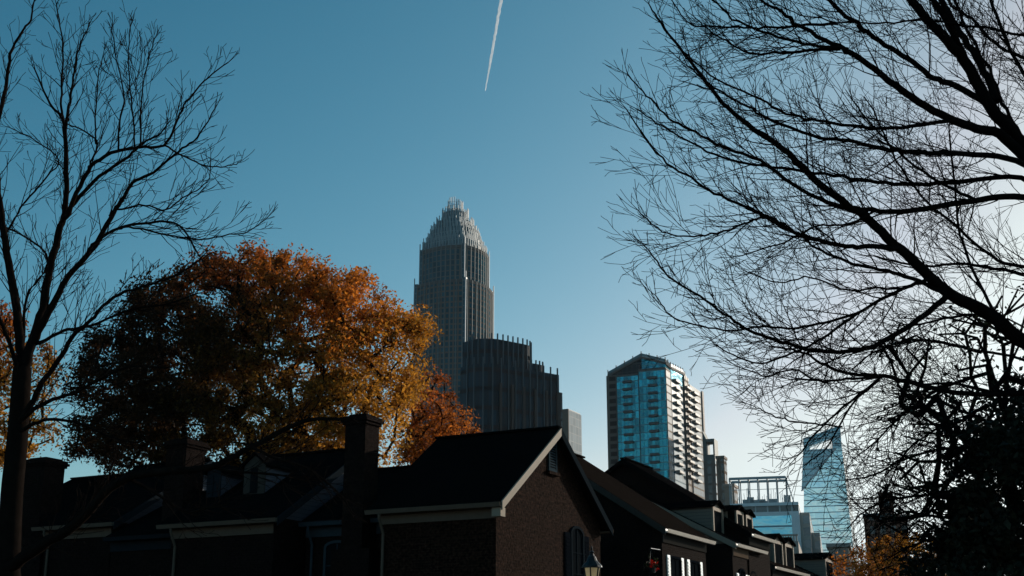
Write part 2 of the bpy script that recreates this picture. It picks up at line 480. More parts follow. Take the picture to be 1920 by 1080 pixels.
# ================================================================== CONTRAIL
def contrail():
    t = NT('contrail_ice'); d = t.n('ShaderNodeBsdfDiffuse'); d.inputs[0].default_value = (.62, .62, .62, 1)
    tr = t.n('ShaderNodeBsdfTranslucent'); tr.inputs[0].default_value = (.62, .62, .62, 1)
    m = t.n('ShaderNodeAddShader'); t.l(d.outputs[0], m.inputs[0]); t.l(tr.outputs[0], m.inputs[1])
    tp = t.n('ShaderNodeBsdfTransparent'); m2 = t.n('ShaderNodeMixShader')
    fac = t.math('MULTIPLY', t.noise(.004, 5, t.obj()), .3)
    lw = t.n('ShaderNodeLayerWeight'); lw.inputs[0].default_value = .35
    f2 = t.math('MINIMUM', t.math('ADD', fac, t.math('MULTIPLY', t.math('POWER', lw.outputs['Facing'], 1.2), 1.0)), 1.0)
    t.l(f2, m2.inputs[0]); t.l(m.outputs[0], m2.inputs[1]); t.l(tp.outputs[0], m2.inputs[2]); mat = t.done(m2.outputs[0])
    a, b = P(910, 170, 18500), P(952, -70, 15000)
    pts, rad = [], []; rnd = random.Random(5)
    for i in range(61):
        s = i / 60
        pts.append(a.lerp(b, s) + Vector((rnd.gauss(0, 1.2 + 3 * s), 0, 0)))
        rad.append((7 + 14 * min(1, s * 3.5) + 13 * max(0, s - .5)) * rnd.uniform(.95, 1.05) if i else 4)
    mb = MB(); mb.tube(pts, rad, 10, True)
    o = mb.build('contrail', mat, None, True)
    tag(o, 'thin white aircraft vapour trail slanting down the open blue sky', 'contrail')
contrail()

# ================================================================== SKYSCRAPERS
def z_at(py, Y, px=960): return P(px, py, Y).z

def crowned_tower():
    Y = 705
    ctr = P(853, 470, Y)
    root = thing('office_tower', 'tallest stone office tower tapering into a crown of stepped silvery fins', 'skyscraper', (ctr.x, ctr.y, 0), -ROT)
    stone = facade('tower_stone', (.18, .14, .115), (.016, .09, .12), 2.5, 3.2, .34, .30, .35, 0, .6, spec=0)
    stone2 = facade('tower_stone_upper', (.19, .17, .15), (.016, .09, .12), 2.8, 3.2, .30, .16, .35, 0, .5, spec=0)
    glass = facade('tower_glass', (.16, .25, .28), (.03, .10, .13), 1.2, 3.7, .25, .18, .3, 0, .4, spec=.2)
    crown = facade('crown_glass', (.26, .33, .35), (.07, .15, .18), 1.5, 3.2, .4, .2, .3, 0, .4, .5, spec=.2)
    finm = plain('crown_fin', (.29, .36, .385), .5, 0, .3, var=.2, scale=.4)
    ribm = plain('tower_rib', (.19, .215, .22), .6, spec=.1, var=.2, scale=.3)
    k = 16.6 / 67.5
    def plan(a, c, bow, n=10):
        side = []
        for i in range(n + 1):
            s = -1 + 2 * i / n
            side.append((s * (a - c), -(a - c * .15 + bow * (1 - s * s))))
        out = []
        for q in range(4):
            cs, sn = [(1, 0), (0, 1), (-1, 0), (0, -1)][q]
            for x, y in side: out.append((x * cs - y * sn, x * sn + y * cs))
            x, y = a - c, -(a - c)
            if c > 1.2: out.append((x * cs - y * sn, x * sn + y * cs))
        return out
    tiers = [(75.5, 0, 545), (67.5, 545, 480), (60, 480, 463), (52.5, 463, 452), (47.5, 452, 437), (41.5, 437, 428), (36, 428, 419), (26.5, 419, 402)]
    for i, (h, y0, y1) in enumerate(tiers):
        a = h * k * 1.0; z0 = 0 if i == 0 else z_at(y0, Y); z1 = z_at(y1, Y)
        mb = MB()
        if i < 2:
            c = 2.4; mb.prism(plan(a - 1.5, c, 3.2, 14), z0, z1)
            mb.build('shaft' if i == 0 else 'upper_shaft', stone if i == 0 else stone2, root)
            # glazed re-entrant corners with a bright mullion
            for sx, sy in ((1, -1), (-1, -1), (1, 1), (-1, 1)):
                g = MB(); m = MB()
                x, y = sx * (a - c - .5), sy * (a - c - .5)
                g.box(x - .9, x + .9, y - .9, y + .9, z0, z1 + 1.5)
                m.box(x + sx * 1.0 - .22, x + sx * 1.0 + .22, y + sy * 1.0 - .22, y + sy * 1.0 + .22, z0, z1 + 5)
                g.build('corner_glazing', glass, root); m.build('corner_mullion', finm, root)
            # vertical ribs up each bowed face
            rb = MB()
            for (x, y) in plan(a - 1.35, c, 3.2, 9):
                rb.box(x - .2, x + .2, y - .2, y + .2, z0, z1 + (1.8 if i else .6))
            rb.build('ribs', ribm, root)
            # parapet ring
            r = MB(); r.prism(plan(a - 1.25, c, 3.2, 14), z1 - 1.2, z1 + .5); r.build('cornice', plain('cornice_stone', (.12, .115, .11), .7, spec=0), root)
        else:
            c = 1.5 if i < 6 else 1.0
            mb.prism(plan(a - .8, c, 1.6, 8), z0 - 1, z1)
            t_ = mb.build('crown_tier', crown, root)
            # stepped fins round the tier, standing above its edge
            fb = MB(); n = max(8, int(a * .9)); pl = plan(a - .45, c, 1.6, n)
            for (x, y) in pl:
                hgt = 1.2 + (1.7 if (int(x * 7 + y * 3) % 2) else 0)
                fb.box(x - .2, x + .2, y - .2, y + .2, z0 - 1.0, z1 + hgt)
            fb.build('fins', finm, t_)
    # open lantern on top
    z0, z1 = z_at(402, Y), z_at(380, Y); a = 14.5 * k
    mb = MB()
    for x, y in plan(a, .8, .7, 5):
        mb.box(x - .17, x + .17, y - .17, y + .17, z0, z1 + (2.2 if abs(x) < a * .5 else (.8 if int(x * 5) % 2 else -.8)))
    for z in (z0 + 2, z0 + 4.5, z0 + 6.6):
        pl = plan(a, .8, .7, 5)
        for i in range(len(pl)):
            p, q = pl[i - 1], pl[i]; mb.bar((p[0], p[1], z), (q[0], q[1], z), .14, .14)
    mb.build('lantern', finm, root)
    mb = MB(); mb.prism(plan(a * .6, .6, .4, 4), z0 - 1, z0 + 3.4); mb.build('lantern_core', crown, root)
crowned_tower()

def dark_tower():
    r = R(-38); Y = 480
    corner = P(1048, 700, 508)      # far right end of the long front
    d = Vector((math.cos(r), math.sin(r), 0)); d = Vector((math.cos(-r), math.sin(-r), 0))
    L = solve_len(corner, -d, 903)
    root = thing('glass_office_block', 'dark glass office block with rounded stepped drum and upright stone fins', 'office block',
                 (corner.x, corner.y, 0), -r)
    body = facade('dark_curtain', (.014, .021, .025), (.002, .026, .042), 1.8, 7.6, .16, .22, .2, 0, .8, spec=.1)
    fin = plain('block_fin', (.045, .075, .088), .5, var=.2)
    stonef = plain('block_pier', (.045, .036, .032), .7, var=.2)
    def outline(x0, x1, dep, rad, n=10, rr=0):
        pts = []
        for i in range(n + 1):
            an = math.pi + (math.pi / 2) * i / n
            pts.append((x0 + rad + rad * math.cos(an), rad + rad * math.sin(an)))
        if rr:
            for i in range(n + 1):
                an = -math.pi / 2 + (math.pi / 2) * i / n
                pts.append((x1 - rr + rr * math.cos(an), rr + rr * math.sin(an)))
            return pts + [(x1, dep), (x0, dep)]
        return pts + [(x1, 0), (x1, dep), (x0, dep)]
    def level(x0, x1, dep, rad, z0, z1, y, name, sp, fh, fz0, rr=0):
        o = [(a, b + y) for a, b in outline(x0, x1, dep, rad, 10, rr)]
        mb = MB(); mb.prism(o, z0, z1); p = mb.build(name, body, root)
        fb = MB(); acc = 0
        for i in range(len(o) - 3 + 0):
            a, b = Vector(o[i]), Vector(o[i + 1]); Ls = (b - a).length
            tt = 0
            while acc < Ls:
                q = a + (b - a) * (acc / Ls); nrm = Vector(((b - a).y, -(b - a).x)).normalized()
                q = q + nrm * .35
                fb.box(q.x - .2, q.x + .2, q.y - .26, q.y + .26, fz0, z1 + fh); acc += sp
            acc -= Ls
        fb.build('fins', fin, p)
        return p
    zt = lambda py, Yd: z_at(py, Yd)
    mid = 490
    z1 = zt(668, 482); z2 = zt(626, 484)
    level(-L, 0, 14, 9, 0, z1 - 1.5, 0, 'main_block', 3.6, 2.6, 0)
    level(-L + 1.0, -L * .24, 13, 9, z1 - 4, z2 - .6, .9, 'drum', 2.5, 2.2, z1 - 2, 9)
    level(-L * .34, -L * .14, 11, 2, z1 - 4, z1 + 2.0, 2.0, 'drum_step', 1.9, 1.4, z1 - 3, 3)
    mb = MB()
    for i in range(6): 
        x = -1.2 - i * 5.8
        mb.box(x - .55, x + .55, -.8, -.2, 0, z1 - 9 + (i % 2) * 0)
    mb.build('piers', stonef, root)
    mb = MB(); mb.box(.2, 3.4, 2, 13, 0, zt(733, 508)); mb.build('side_wing', facade('wing_stone', (.07, .055, .05), (.01, .02, .026), 1.6, 3.8, .4, .2), root)
dark_tower()

def box_tower(name, label, cat, rot, corner, Y, pl, pr, dmin=6):
    """near corner at picture (px, ptop) and depth Y; front runs left to pl, flank runs right to pr"""
    c = P(corner[0], corner[1], Y)
    u = Vector((math.cos(rot), -math.sin(rot), 0)); v = Vector((math.sin(rot), math.cos(rot), 0))
    Wd = solve_len(c, -u, pl); D = solve_len(c, v, pr)
    root = thing(name, label, cat, (c.x, c.y, 0), -rot)
    return root, Wd, D, c.z

def pale_slab():
    root, W, D, H = box_tower('office_slab', 'pale grid fronted office slab standing right of the dark block', 'office block', ROT, (1065, 768), 640, 1048, 1090)
    m1 = facade('pale_grid', (.64, .63, .61), (.46, .49, .50), 3.4, 4.2, .12, .1, .6, 0, .25, spec=0)
    mb = MB(); mb.box(-W, 0, .6, D, 0, H); mb.build('wall', m1, root)
    mb = MB(); mb.box(-W - .2, .15, 0, .58, 0, H + .4); mb.build('stone_front', plain('brown_stone', (.16, .12, .095), .8), root)
    mb = MB(); mb.box(-W + .3, -.4, 1, D - .5, H, H + .7); mb.build('parapet', plain('pale_cap', (.3, .32, .33), .6), root)
pale_slab()

def teal_tower():
    Y = 510; rot = R(24)
    u = Vector((math.cos(rot), -math.sin(rot), 0)); v = Vector((math.sin(rot), math.cos(rot), 0))
    c = P(1247, 692, Y)
    root = thing('apartment_tower', 'teal glass apartment tower with stacked balconies and slanting roof parapet', 'apartment tower', (c.x, c.y, 0), -rot)
    S = lambda px: solve_len(c, -u, px)
    wA, wB, wL = S(1196), S(1154), S(1132)
    FL = 3.15; H = c.z; n0 = int(H / FL)
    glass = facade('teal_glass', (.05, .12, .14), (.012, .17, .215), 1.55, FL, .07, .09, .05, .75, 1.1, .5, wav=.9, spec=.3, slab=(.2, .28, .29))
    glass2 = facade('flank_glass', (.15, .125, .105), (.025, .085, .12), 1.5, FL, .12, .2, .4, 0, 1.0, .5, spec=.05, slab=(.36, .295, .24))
    conc = plain('tower_concrete', (.12, .105, .095), .8, var=.25, scale=.6)
    pale = plain('pale_concrete', (.42, .36, .31), .7, var=.15, scale=.6)
    dark = facade('left_stack', (.17, .14, .12), (.006, .010, .012), 4.1, FL, .3, .42, .3, 0, .8, spec=.1)
    dk = plain('dark_mullion', (.02, .026, .03), .4)
    # two saw-tooth glass bays
    mb = MB(); mb.box(-wA + .3, 0, 0, 11, 0, H); bay1 = mb.build('glass_bay', glass, root)
    mb = MB(); mb.box(-wB, -wA - .3, 1.2, 11, 0, H - 1.2); bay2 = mb.build('glass_bay', glass, root)
    mb = MB(); mb.box(-wA - .3, -wA + .3, .9, 6, 0, H + 3); mb.build('recess_mullion', dk, root)
    mb = MB(); mb.box(-wA + .2, .12, -.12, 11, H, H + .9); mb.build('bay_cap', conc, root)
    mb = MB(); mb.box(-wB - .1, -wA - .25, 1.08, 11, H - 1.2, H - .4); mb.build('bay_cap', conc, root)
    # left balcony stack
    mb = MB(); mb.box(-wL, -wB - .02, 3.0, 22, 0, H + .2); mb.build('side_wall', dark, root)
    # flank marks: how far along the flank each picture column lies
    def fl(px, off=0.0): return solve_len(c + u * off, v, px)
    y1, y2, y3, y4 = fl(1257, .3), fl(1281, .6), fl(1291, 1.2), fl(1317, 1.6)
    def loc_z(x, y, py): q = c + u * x + v * y; return z_at(py, q.y)
    # penthouse under a slanting, curving parapet
    top = [(-wL + .3, 4.4, 703), (-wA + .8, 2.6, 668), (-.6, 2.6, 679), (.5, y1, 688), (.6, y2, 699), (.5, y3, 712)]
    tz = [loc_z(x, y, py) for x, y, py in top]
    pts = [(x, y) for x, y, _ in top]
    mb = MB(); back = [(.3, y3 + 3), (-wA + .8, y3 + 3)]
    mb.prism(pts[1:] + back, H - 3, 0, [z - .9 for z in tz[1:]] + [tz[5] - .9, tz[5] - .9]); mb.build('penthouse', glass, root)
    mb = MB(); mb.prism([pts[0], pts[1], (-wA + .8, y3), (-wL + .3, y3)], H - 1, 0, [tz[0] - 1, tz[1] - 1, tz[1] - 1, tz[0] - 1])
    mb.build('penthouse_wing', facade('pent_dark', (.06, .07, .07), (.006, .022, .028), 2.2, 3.1, .1, .14, .2, spec=.1), root)
    mb = MB(); gl = MB()
    for k in range(5):
        A_, B_ = Vector((*pts[k], tz[k])), Vector((*pts[k + 1], tz[k + 1]))
        mb.bar(A_ - Vector((0, 0, .45)), B_ - Vector((0, 0, .45)), .8, 1.0)
        gl.bar(A_ + Vector((0, 0, .75)), B_ + Vector((0, 0, .75)), .1, 1.1)
        n = max(2, int((B_ - A_).length / 3.4))
        for i in range(n):
            q = A_.lerp(B_, i / n); ps = MB(); ps.box(q.x - .16, q.x + .16, q.y - .16, q.y + .16, q.z, q.z + 2.1); ps.build('roof_post', conc, root)
    mb.build('roof_parapet', conc, root)
    gl.build('roof_glazing', plain('rail_glass', (.12, .19, .21), .2), root)
    # sunlit flank in steps: glass strip, balcony stack, concrete stack, far stack
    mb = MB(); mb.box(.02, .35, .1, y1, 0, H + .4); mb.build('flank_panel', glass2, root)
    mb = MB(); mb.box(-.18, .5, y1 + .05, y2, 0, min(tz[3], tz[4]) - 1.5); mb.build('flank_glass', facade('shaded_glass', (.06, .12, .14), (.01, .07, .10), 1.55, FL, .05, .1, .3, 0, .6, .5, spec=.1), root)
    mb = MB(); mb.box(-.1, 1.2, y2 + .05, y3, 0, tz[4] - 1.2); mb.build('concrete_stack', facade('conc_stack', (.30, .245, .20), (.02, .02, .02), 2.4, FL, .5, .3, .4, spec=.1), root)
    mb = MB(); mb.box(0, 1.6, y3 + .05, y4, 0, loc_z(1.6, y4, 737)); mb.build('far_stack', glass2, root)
    mb = MB(); mb.box(1.62, 2.1, y4 - 2.2, y4 + .1, 0, loc_z(1.6, y4, 735)); mb.build('corner_pier', pale, root)
    # balconies: each its own part
    def balcony(w, d, parent):
        b = MB(); b.box(-w / 2, w / 2, -d, -.02, -.05, .22); s = b.build('balcony', conc, parent)
        r = MB(); r.box(-w / 2, w / 2, -d, -d + .06, .22, .95); r.box(-w / 2, -w / 2 + .06, -d + .06, -.02, .22, .95); r.box(w / 2 - .06, w / 2, -d + .06, -.02, .22, .95)
        r.build('railing', plain('smoked_rail', (.012, .03, .036), .25), s)
        return s
    b0 = balcony(3.9, .8, root); r0 = b0.children[0]; first = [True]
    bp = balcony(6.5, 1.3, root); bp.data = bp.data.copy(); bp.data.materials[0] = pale; rp = bp.children[0]; firstp = [True]
    rp.data.materials[0] = plain('pale_rail', (.14, .13, .12), .5)
    def put(src, rr, flag, loc, rz):
        if flag[0]: o = src; flag[0] = False
        else:
            o = src.copy(); C.objects.link(o); o.parent = root
            q = rr.copy(); C.objects.link(q); q.parent = o
        o.location = loc; o.rotation_euler = (0, 0, rz)
    nt_ = int((H - 2) / FL)
    for k in range(13):
        z = (nt_ - k) * FL - .1
        put(b0, r0, first, (-wA * .47, 0, z), 0)
        put(b0, r0, first, (-(wA + wB) * .505, 1.2, z - .4), 0)
        put(bp, rp, firstp, (.5, fl(1268, .9), z + .4), R(90))
        put(bp, rp, firstp, (1.6, fl(1302, 2), z - .4), R(90))
        put(bp, rp, firstp, (1.2, (y2 + y3) / 2, z + .2), R(90))
teal_tower()

def grey_hollow():
    root, W, D, H = box_tower('stone_tower', 'grey stone tower with square opening in its top, right of the teal tower', 'office tower', R(20), (1339, 822), 520, 1317, 1345)
    m = facade('grey_stone_win', (.17, .15, .135), (.03, .045, .05), 3.2, 3.9, .5, .25)
    hd = plain('green_roof', (.10, .125, .125), .6)
    mb = MB(); mb.box(-W, 0, 0, max(D, 8), 0, H - 9); mb.build('wall', m, root)
    mb = MB(); D = max(D, 8)
    mb.box(-W, -3.4, .3, D - .3, H - 9, H - 2); mb.box(-.7, -.05, .3, D - .3, H - 9, H); mb.box(-3.4, -.7, .3, D - .3, H - 9, H - 6.5); mb.box(-3.4, -.7, .3, D - .3, H - 1.2, H)
    mb.build('top_frame', hd, root)
    mb = MB(); mb.prism([(-W, .2), (-3.4, .2), (-3.4, D - .2), (-W, D - .2)], H - 1.99, H, [H + 3.5, H, H, H + 3.5]); mb.build('sloped_cap', hd, root)
grey_hollow()
def brown_slabs():
    for (lab, corner, Y, pl, pr, col) in (('narrow brown stone slab behind the teal tower\'s right edge', (1357, 859), 500, 1343, 1362, (.17, .13, .105)),
                                          ('lowest brown stone block tucked left of the rooftop trellis building', (1376, 912), 470, 1358, 1383, (.26, .20, .16))):
        root, W, D, H = box_tower('stone_block', lab, 'office block', R(20), corner, Y, pl, pr)
        D = max(D, 6)
        mb = MB(); mb.box(-W, 0, 0, D, 0, H); mb.build('wall', facade('brown_win', col, (.04, .04, .04), 2.8, 3.8, .6, .3), root)
        mb = MB(); mb.box(-W - .3, .3, -.3, D + .3, H, H + 1); mb.build('cornice', plain('brown_cap', col, .8), root)
brown_slabs()

def trellis_building():
    rot = R(14)
    root, W, D, H = box_tower('glass_office_building', 'blue glass office building carrying a steel trellis on its roof', 'office building', rot, (1497, 941), 420, 1369, 1513)
    blue = facade('blue_glass', (.22, .36, .41), (.22, .52, .64), 20, 3.9, .01, .14, .08, .7, .15, .5, wav=.3, spec=.5)
    top = facade('loggia', (.45, .5, .5), (.07, .11, .12), 3.9, 8, .12, .1, .2)
    pale = plain('pale_panel', (.75, .77, .77), .6, var=.1, scale=.5)
    warm = facade('warm_flank', (.50, .44, .39), (.2, .24, .26), 3.2, 3.9, .3, .35, .15)
    D = max(D, 10); Hb = H - 4.2
    mb = MB(); mb.box(-W + 2, -2.5, 0, D, 0, Hb); mb.build('glass_wall', blue, root)
    mb = MB(); mb.box(-W, -W + 1.98, -.3, D, 0, Hb); mb.box(-2.48, 0, -.3, D, 0, Hb); mb.box(-W, 0, -.3, D, Hb, Hb + 1.2); mb.box(-W, 0, -.3, D, H - 1, H); mb.build('frame', pale, root)
    mb = MB(); mb.box(-W + .1, -.1, .4, D, Hb + 1.2, H - 1); mb.build('loggia_windows', top, root)
    mb = MB(); mb.box(.02, 3.2, 4, D + 6, 0, H - 3); mb.box(3.22, 6, 10, D + 12, 0, H - 9); mb.build('stepped_flank', warm, root)
    # roof trellis
    zt = z_at(893, 420); mb = MB()
    x0, x1 = -W, -W * .165
    for y in (1, 9):
        mb.bar((x0, y, zt), (x1, y, zt), .7, .8)
        n = 7
        for i in range(n):
            x = x0 + (x1 - x0) * i / (n - 1); mb.bar((x, y, H), (x, y, zt), .35, .35)
    for i in range(7):
        x = x0 + (x1 - x0) * i / 6; mb.bar((x, 1, zt), (x, 9, zt), .4, .4)
    mb.bar((x1, 1, zt), (-1.5, 1, H + .2), .3, .3); mb.bar((x1, 9, zt), (-1.5, 9, H + .2), .3, .3)
    mb.bar((x0, 1, H + 4.6), (x1 + 1.5, 1, H + 4.6), .15, .15)
    mb.build('roof_trellis', plain('pale_steel', (.34, .38, .39), .5), root)
    mb = MB(); rnd = random.Random(3)
    for i in range(34):
        x = x0 + 1 + (x1 - x0) * rnd.random(); y = rnd.uniform(1.5, 8); h = rnd.uniform(1.2, 5.5)
        mb.bar((x, y, H), (x + rnd.uniform(-.4, .4), y, H + h), .12, .12)
    for i in range(7):
        x = x0 + 2 + (x1 - x0) * rnd.random(); mb.box(x, x + rnd.uniform(1.2, 3.5), 3, 6, H + .01, H + rnd.uniform(1, 3))
    mb.build('roof_plant', plain('plant_metal', (.30, .34, .35), .5), root)
trellis_building()
def low_building():
    root, W, D, H = box_tower('low_stone_building', 'low beige stone building with notched parapet below the blue glass offices', 'building', R(14), (1496, 1003), 260, 1412, 1503)
    beige = plain('beige_stone', (.34, .29, .25), .8, var=.15, scale=.5); D = max(8, D)
    mb = MB(); mb.box(-W, 0, 0, D, 0, H - 1.2); mb.build('wall', beige, root)
    mb = MB()
    for i in range(9): mb.box(-4.6 + i * .52, -4.36 + i * .52, 0, 1, H - 1.2, H - .1)
    mb.box(-4.8, 0, -.1, 1, H - .1, H + .2); mb.build('notched_parapet', beige, root)
    mb = MB(); mb.prism([(-W, .1), (-5.6, .1), (-5.6, D), (-W, D)], H - 1.19, H, [H + .2, H - .6, H - .6, H + .2]); mb.build('penthouse', plain('grey_penthouse', (.25, .26, .26), .7), root)
low_building()

def slanted_tower():
    rot = R(16); Y = 850
    root, W, D, H = box_tower('slant_topped_tower', 'tall pale blue glass tower with slanting open top far down the street', 'skyscraper', rot, (1577, 800), Y, 1497, 1603)
    g1 = facade('slant_glass', (.60, .68, .71), (.80, .93, .97), 1.6, 4.1, .06, .16, .08, .65, .2, .5, wav=.12, spec=.8)
    g2 = facade('slant_dark', (.45, .52, .55), (.26, .40, .46), 1.6, 4.1, .1, .25, .1, .4, .2, .5)
    pale = facade('slant_flank', (.36, .35, .34), (.22, .30, .34), 2.4, 4.1, .2, .3, .3, .1, .4, .5, spec=.1)
    D = min(max(D, 16), 40)
    zz = lambda py: z_at(py, Y)
    zl, zs = zz(843), zz(836)
    # body, tapering upward on its flank side
    mb = MB()
    b0 = [(-W, 0), (0, 0), (3.5, D), (-W, D)]; z0 = 0
    zt_ = zz(840)
    A = [(-W - 6, 0, 0), (5, 0, 0), (8, D, 0), (-W - 6, D, 0)]
    B = [(-W + 2.5, 0, zt_), (-.5, 0, zt_), (.5, D, zt_), (-W + 2.5, D, zt_)]
    def hull(A, B, skip=()):
        m = MB()
        for i in range(4):
            j = (i + 1) % 4
            if i not in skip:
                a, b, c, d = [Vector(q) for q in (A[i], A[j], B[j], B[i])]; L = (b - a).length
                m.face([a, b, c, d], [(0, a.z), (L, b.z), (L, c.z), (0, d.z)])
        m.face(B); return m
    hull(A, B, (1,)).build('glass_body', g1, root)
    m = MB(); a, b, c, d = [Vector(q) for q in (A[1], A[2], B[2], B[1])]; L = D
    m.face([a, b, c, d], [(0, a.z), (L, b.z), (L, c.z), (0, d.z)]); m.build('flank', pale, root)
    # dark folded facet at upper left, lying on the front
    m = MB(); zf = zz(918)
    m.extrude([(-W - .6, -.5, zf), (-4.5, -.5, zt_ - .05), (-W + 2.3, -.5, zt_ - .05)], (0, .45, 0)); m.build('folded_facet', g2, root)
    m = MB(); m.bar((-W - .6, -.8, zf), (-4.5, -.8, zt_), .5, .9); m.build('facet_edge', plain('facet_trim', (.45, .48, .5), .4), root)
    # open top: two piers and slanting beam
    zT0, zT1 = zz(818), zz(798)
    m = MB()
    def pier(x0, x1, z0, z1a, z1b): m.prism([(x0, .2), (x1, .2), (x1, 7), (x0, 7)], z0, 0, [z1a, z1b, z1b, z1a])
    pier(-W + 2.7, -W + 6.5, zt_, zT0, zT0 + .7); m.build('top_pier', g2, root)
    m = MB(); pier(-6.5, -.6, zt_, zT1 - 1.5, zT1); m.build('top_pier', g2, root)
    m = MB(); n0, n1 = (-W + 6.5, zT0 + .7), (-6.5, zT1 - 1.5)
    m.extrude([(n0[0], .3, n0[1] - 6.5), (n1[0], .3, n1[1] - 6.5), (n1[0], .3, n1[1]), (n0[0], .3, n0[1])], (0, 6.4, 0)); m.build('slanting_beam', g2, root)
slanted_tower()

def street_end():
    root, W, D, H = box_tower('brick_tower', 'red brown brick block half hidden behind the dark leafy tree', 'building', R(16), (1700, 965), 330, 1619, 1716)
    br = facade('red_brick_win', (.13, .06, .042), (.03, .05, .06), 2.6, 3.4, .5, .45); D = max(10, D)
    mb = MB(); mb.box(-W, 0, 0, D, 0, H); mb.build('wall', br, root)
    mb = MB(); mb.box(-W * .62, -W * .28, 1, D - 1, H, z_at(922, 332)); mb.build('stair_tower', br, root)
    mb = MB(); mb.box(-W - .2, -W * .63, -.2, D, H, H + .6); mb.build('parapet', plain('teal_cap', (.08, .13, .15), .6), root)
    root, W, D, H = box_tower('flat_roofed_block', 'grey flat roofed block at the foot of the slanted glass tower', 'building', R(16), (1590, 1019), 300, 1553, 1598)
    D = max(8, D)
    mb = MB(); mb.box(-W, 0, 0, D, 0, H - .8); mb.build('wall', facade('grey_block_win', (.2, .19, .17), (.06, .07, .075), 2.2, 3.2, .4, .35), root)
    mb = MB(); mb.box(-W - .5, .5, -.5, D, H - .79, H); mb.build('cornice', plain('grey_cap', (.22, .22, .21), .7), root)
street_end()
# ================================================================== TOWNHOUSES
def window(root, O, d, n, w, h, arch=0.0, casing=None, shutters=None, cw=.09, sw=.4, dep=.07, shmat=None):
    """O: sill-left point; d: along wall; n: outward. frame with pane, sill and optional shutters"""
    O, d, n = Vector(O), Vector(d), Vector(n); up = Vector((0, 0, 1))
    def outline(x0, x1, z1, rise, k=8):
        pts = [O + d * x0, O + d * x1]
        if rise <= 0: return pts + [O + d * x1 + up * z1, O + d * x0 + up * z1]
        for i in range(k + 1):
            a = math.pi * i / k
            pts.append(O + d * ((x0 + x1) / 2 + math.cos(a) * (x1 - x0) / 2) + up * (z1 - rise + math.sin(a) * rise))
        return pts
    po, pi = outline(0, w, h, arch), outline(cw, w - cw, h - cw, max(0, arch - cw * .6))
    m = MB()
    for i in range(len(po)):
        j = (i + 1) % len(po)
        a, b, c, e = po[i] + n * dep, po[j] + n * dep, pi[j] + n * dep, pi[i] + n * dep
        m.face([a, b, c, e]); m.face([po[i], po[j], b, a]); m.face([e, c, pi[j] - n * .02, pi[i] - n * .02])
    # glazing bars
    for x in (w / 2,): m.bar(O + d * x + n * .03 + up * cw, O + d * x + n * .03 + up * (h - cw - arch * .1), .035, .03, n)
    for z in (h * .33, h * .62): m.bar(O + d * cw + n * .03 + up * z, O + d * (w - cw) + n * .03 + up * z, .03, .04, n)
    fr = m.build('window', casing or M['trimdark'], root)
    g = MB(); g.face([p + n * .015 for p in pi]); g.build('pane', M['pane'], fr)
    s = MB(); s.extrude([O - d * .08, O + d * (w + .08), O + d * (w + .08) - up * .09, O - d * .08 - up * .09], n * .14); s.build('sill', casing or M['trimdark'], fr)
    if shutters:
        for x0 in (-sw - .02, w + .02):
            q = MB(); a = O + d * x0
            b = a + d * sw
            if arch:
                tall, low = (h - arch * .15), (h - arch)
                za, zb = (low, tall) if x0 < 0 else (tall, low)
                za, zb = h - arch, h - arch
            else: za = zb = h
            q.extrude([a, b, b + up * zb, a + up * za], n * .05)
            for k in range(int(h / .12)):
                z = .06 + k * .12
                if z > min(za, zb) - .1: break
                q.extrude([a + d * .05 + n * .05 + up * z, b - d * .05 + n * .05 + up * z, b - d * .05 + n * .05 + up * (z + .07), a + d * .05 + n * .05 + up * (z + .07)], n * .02)
            q.build('shutter', shmat or M['shutter'], root)
    return fr

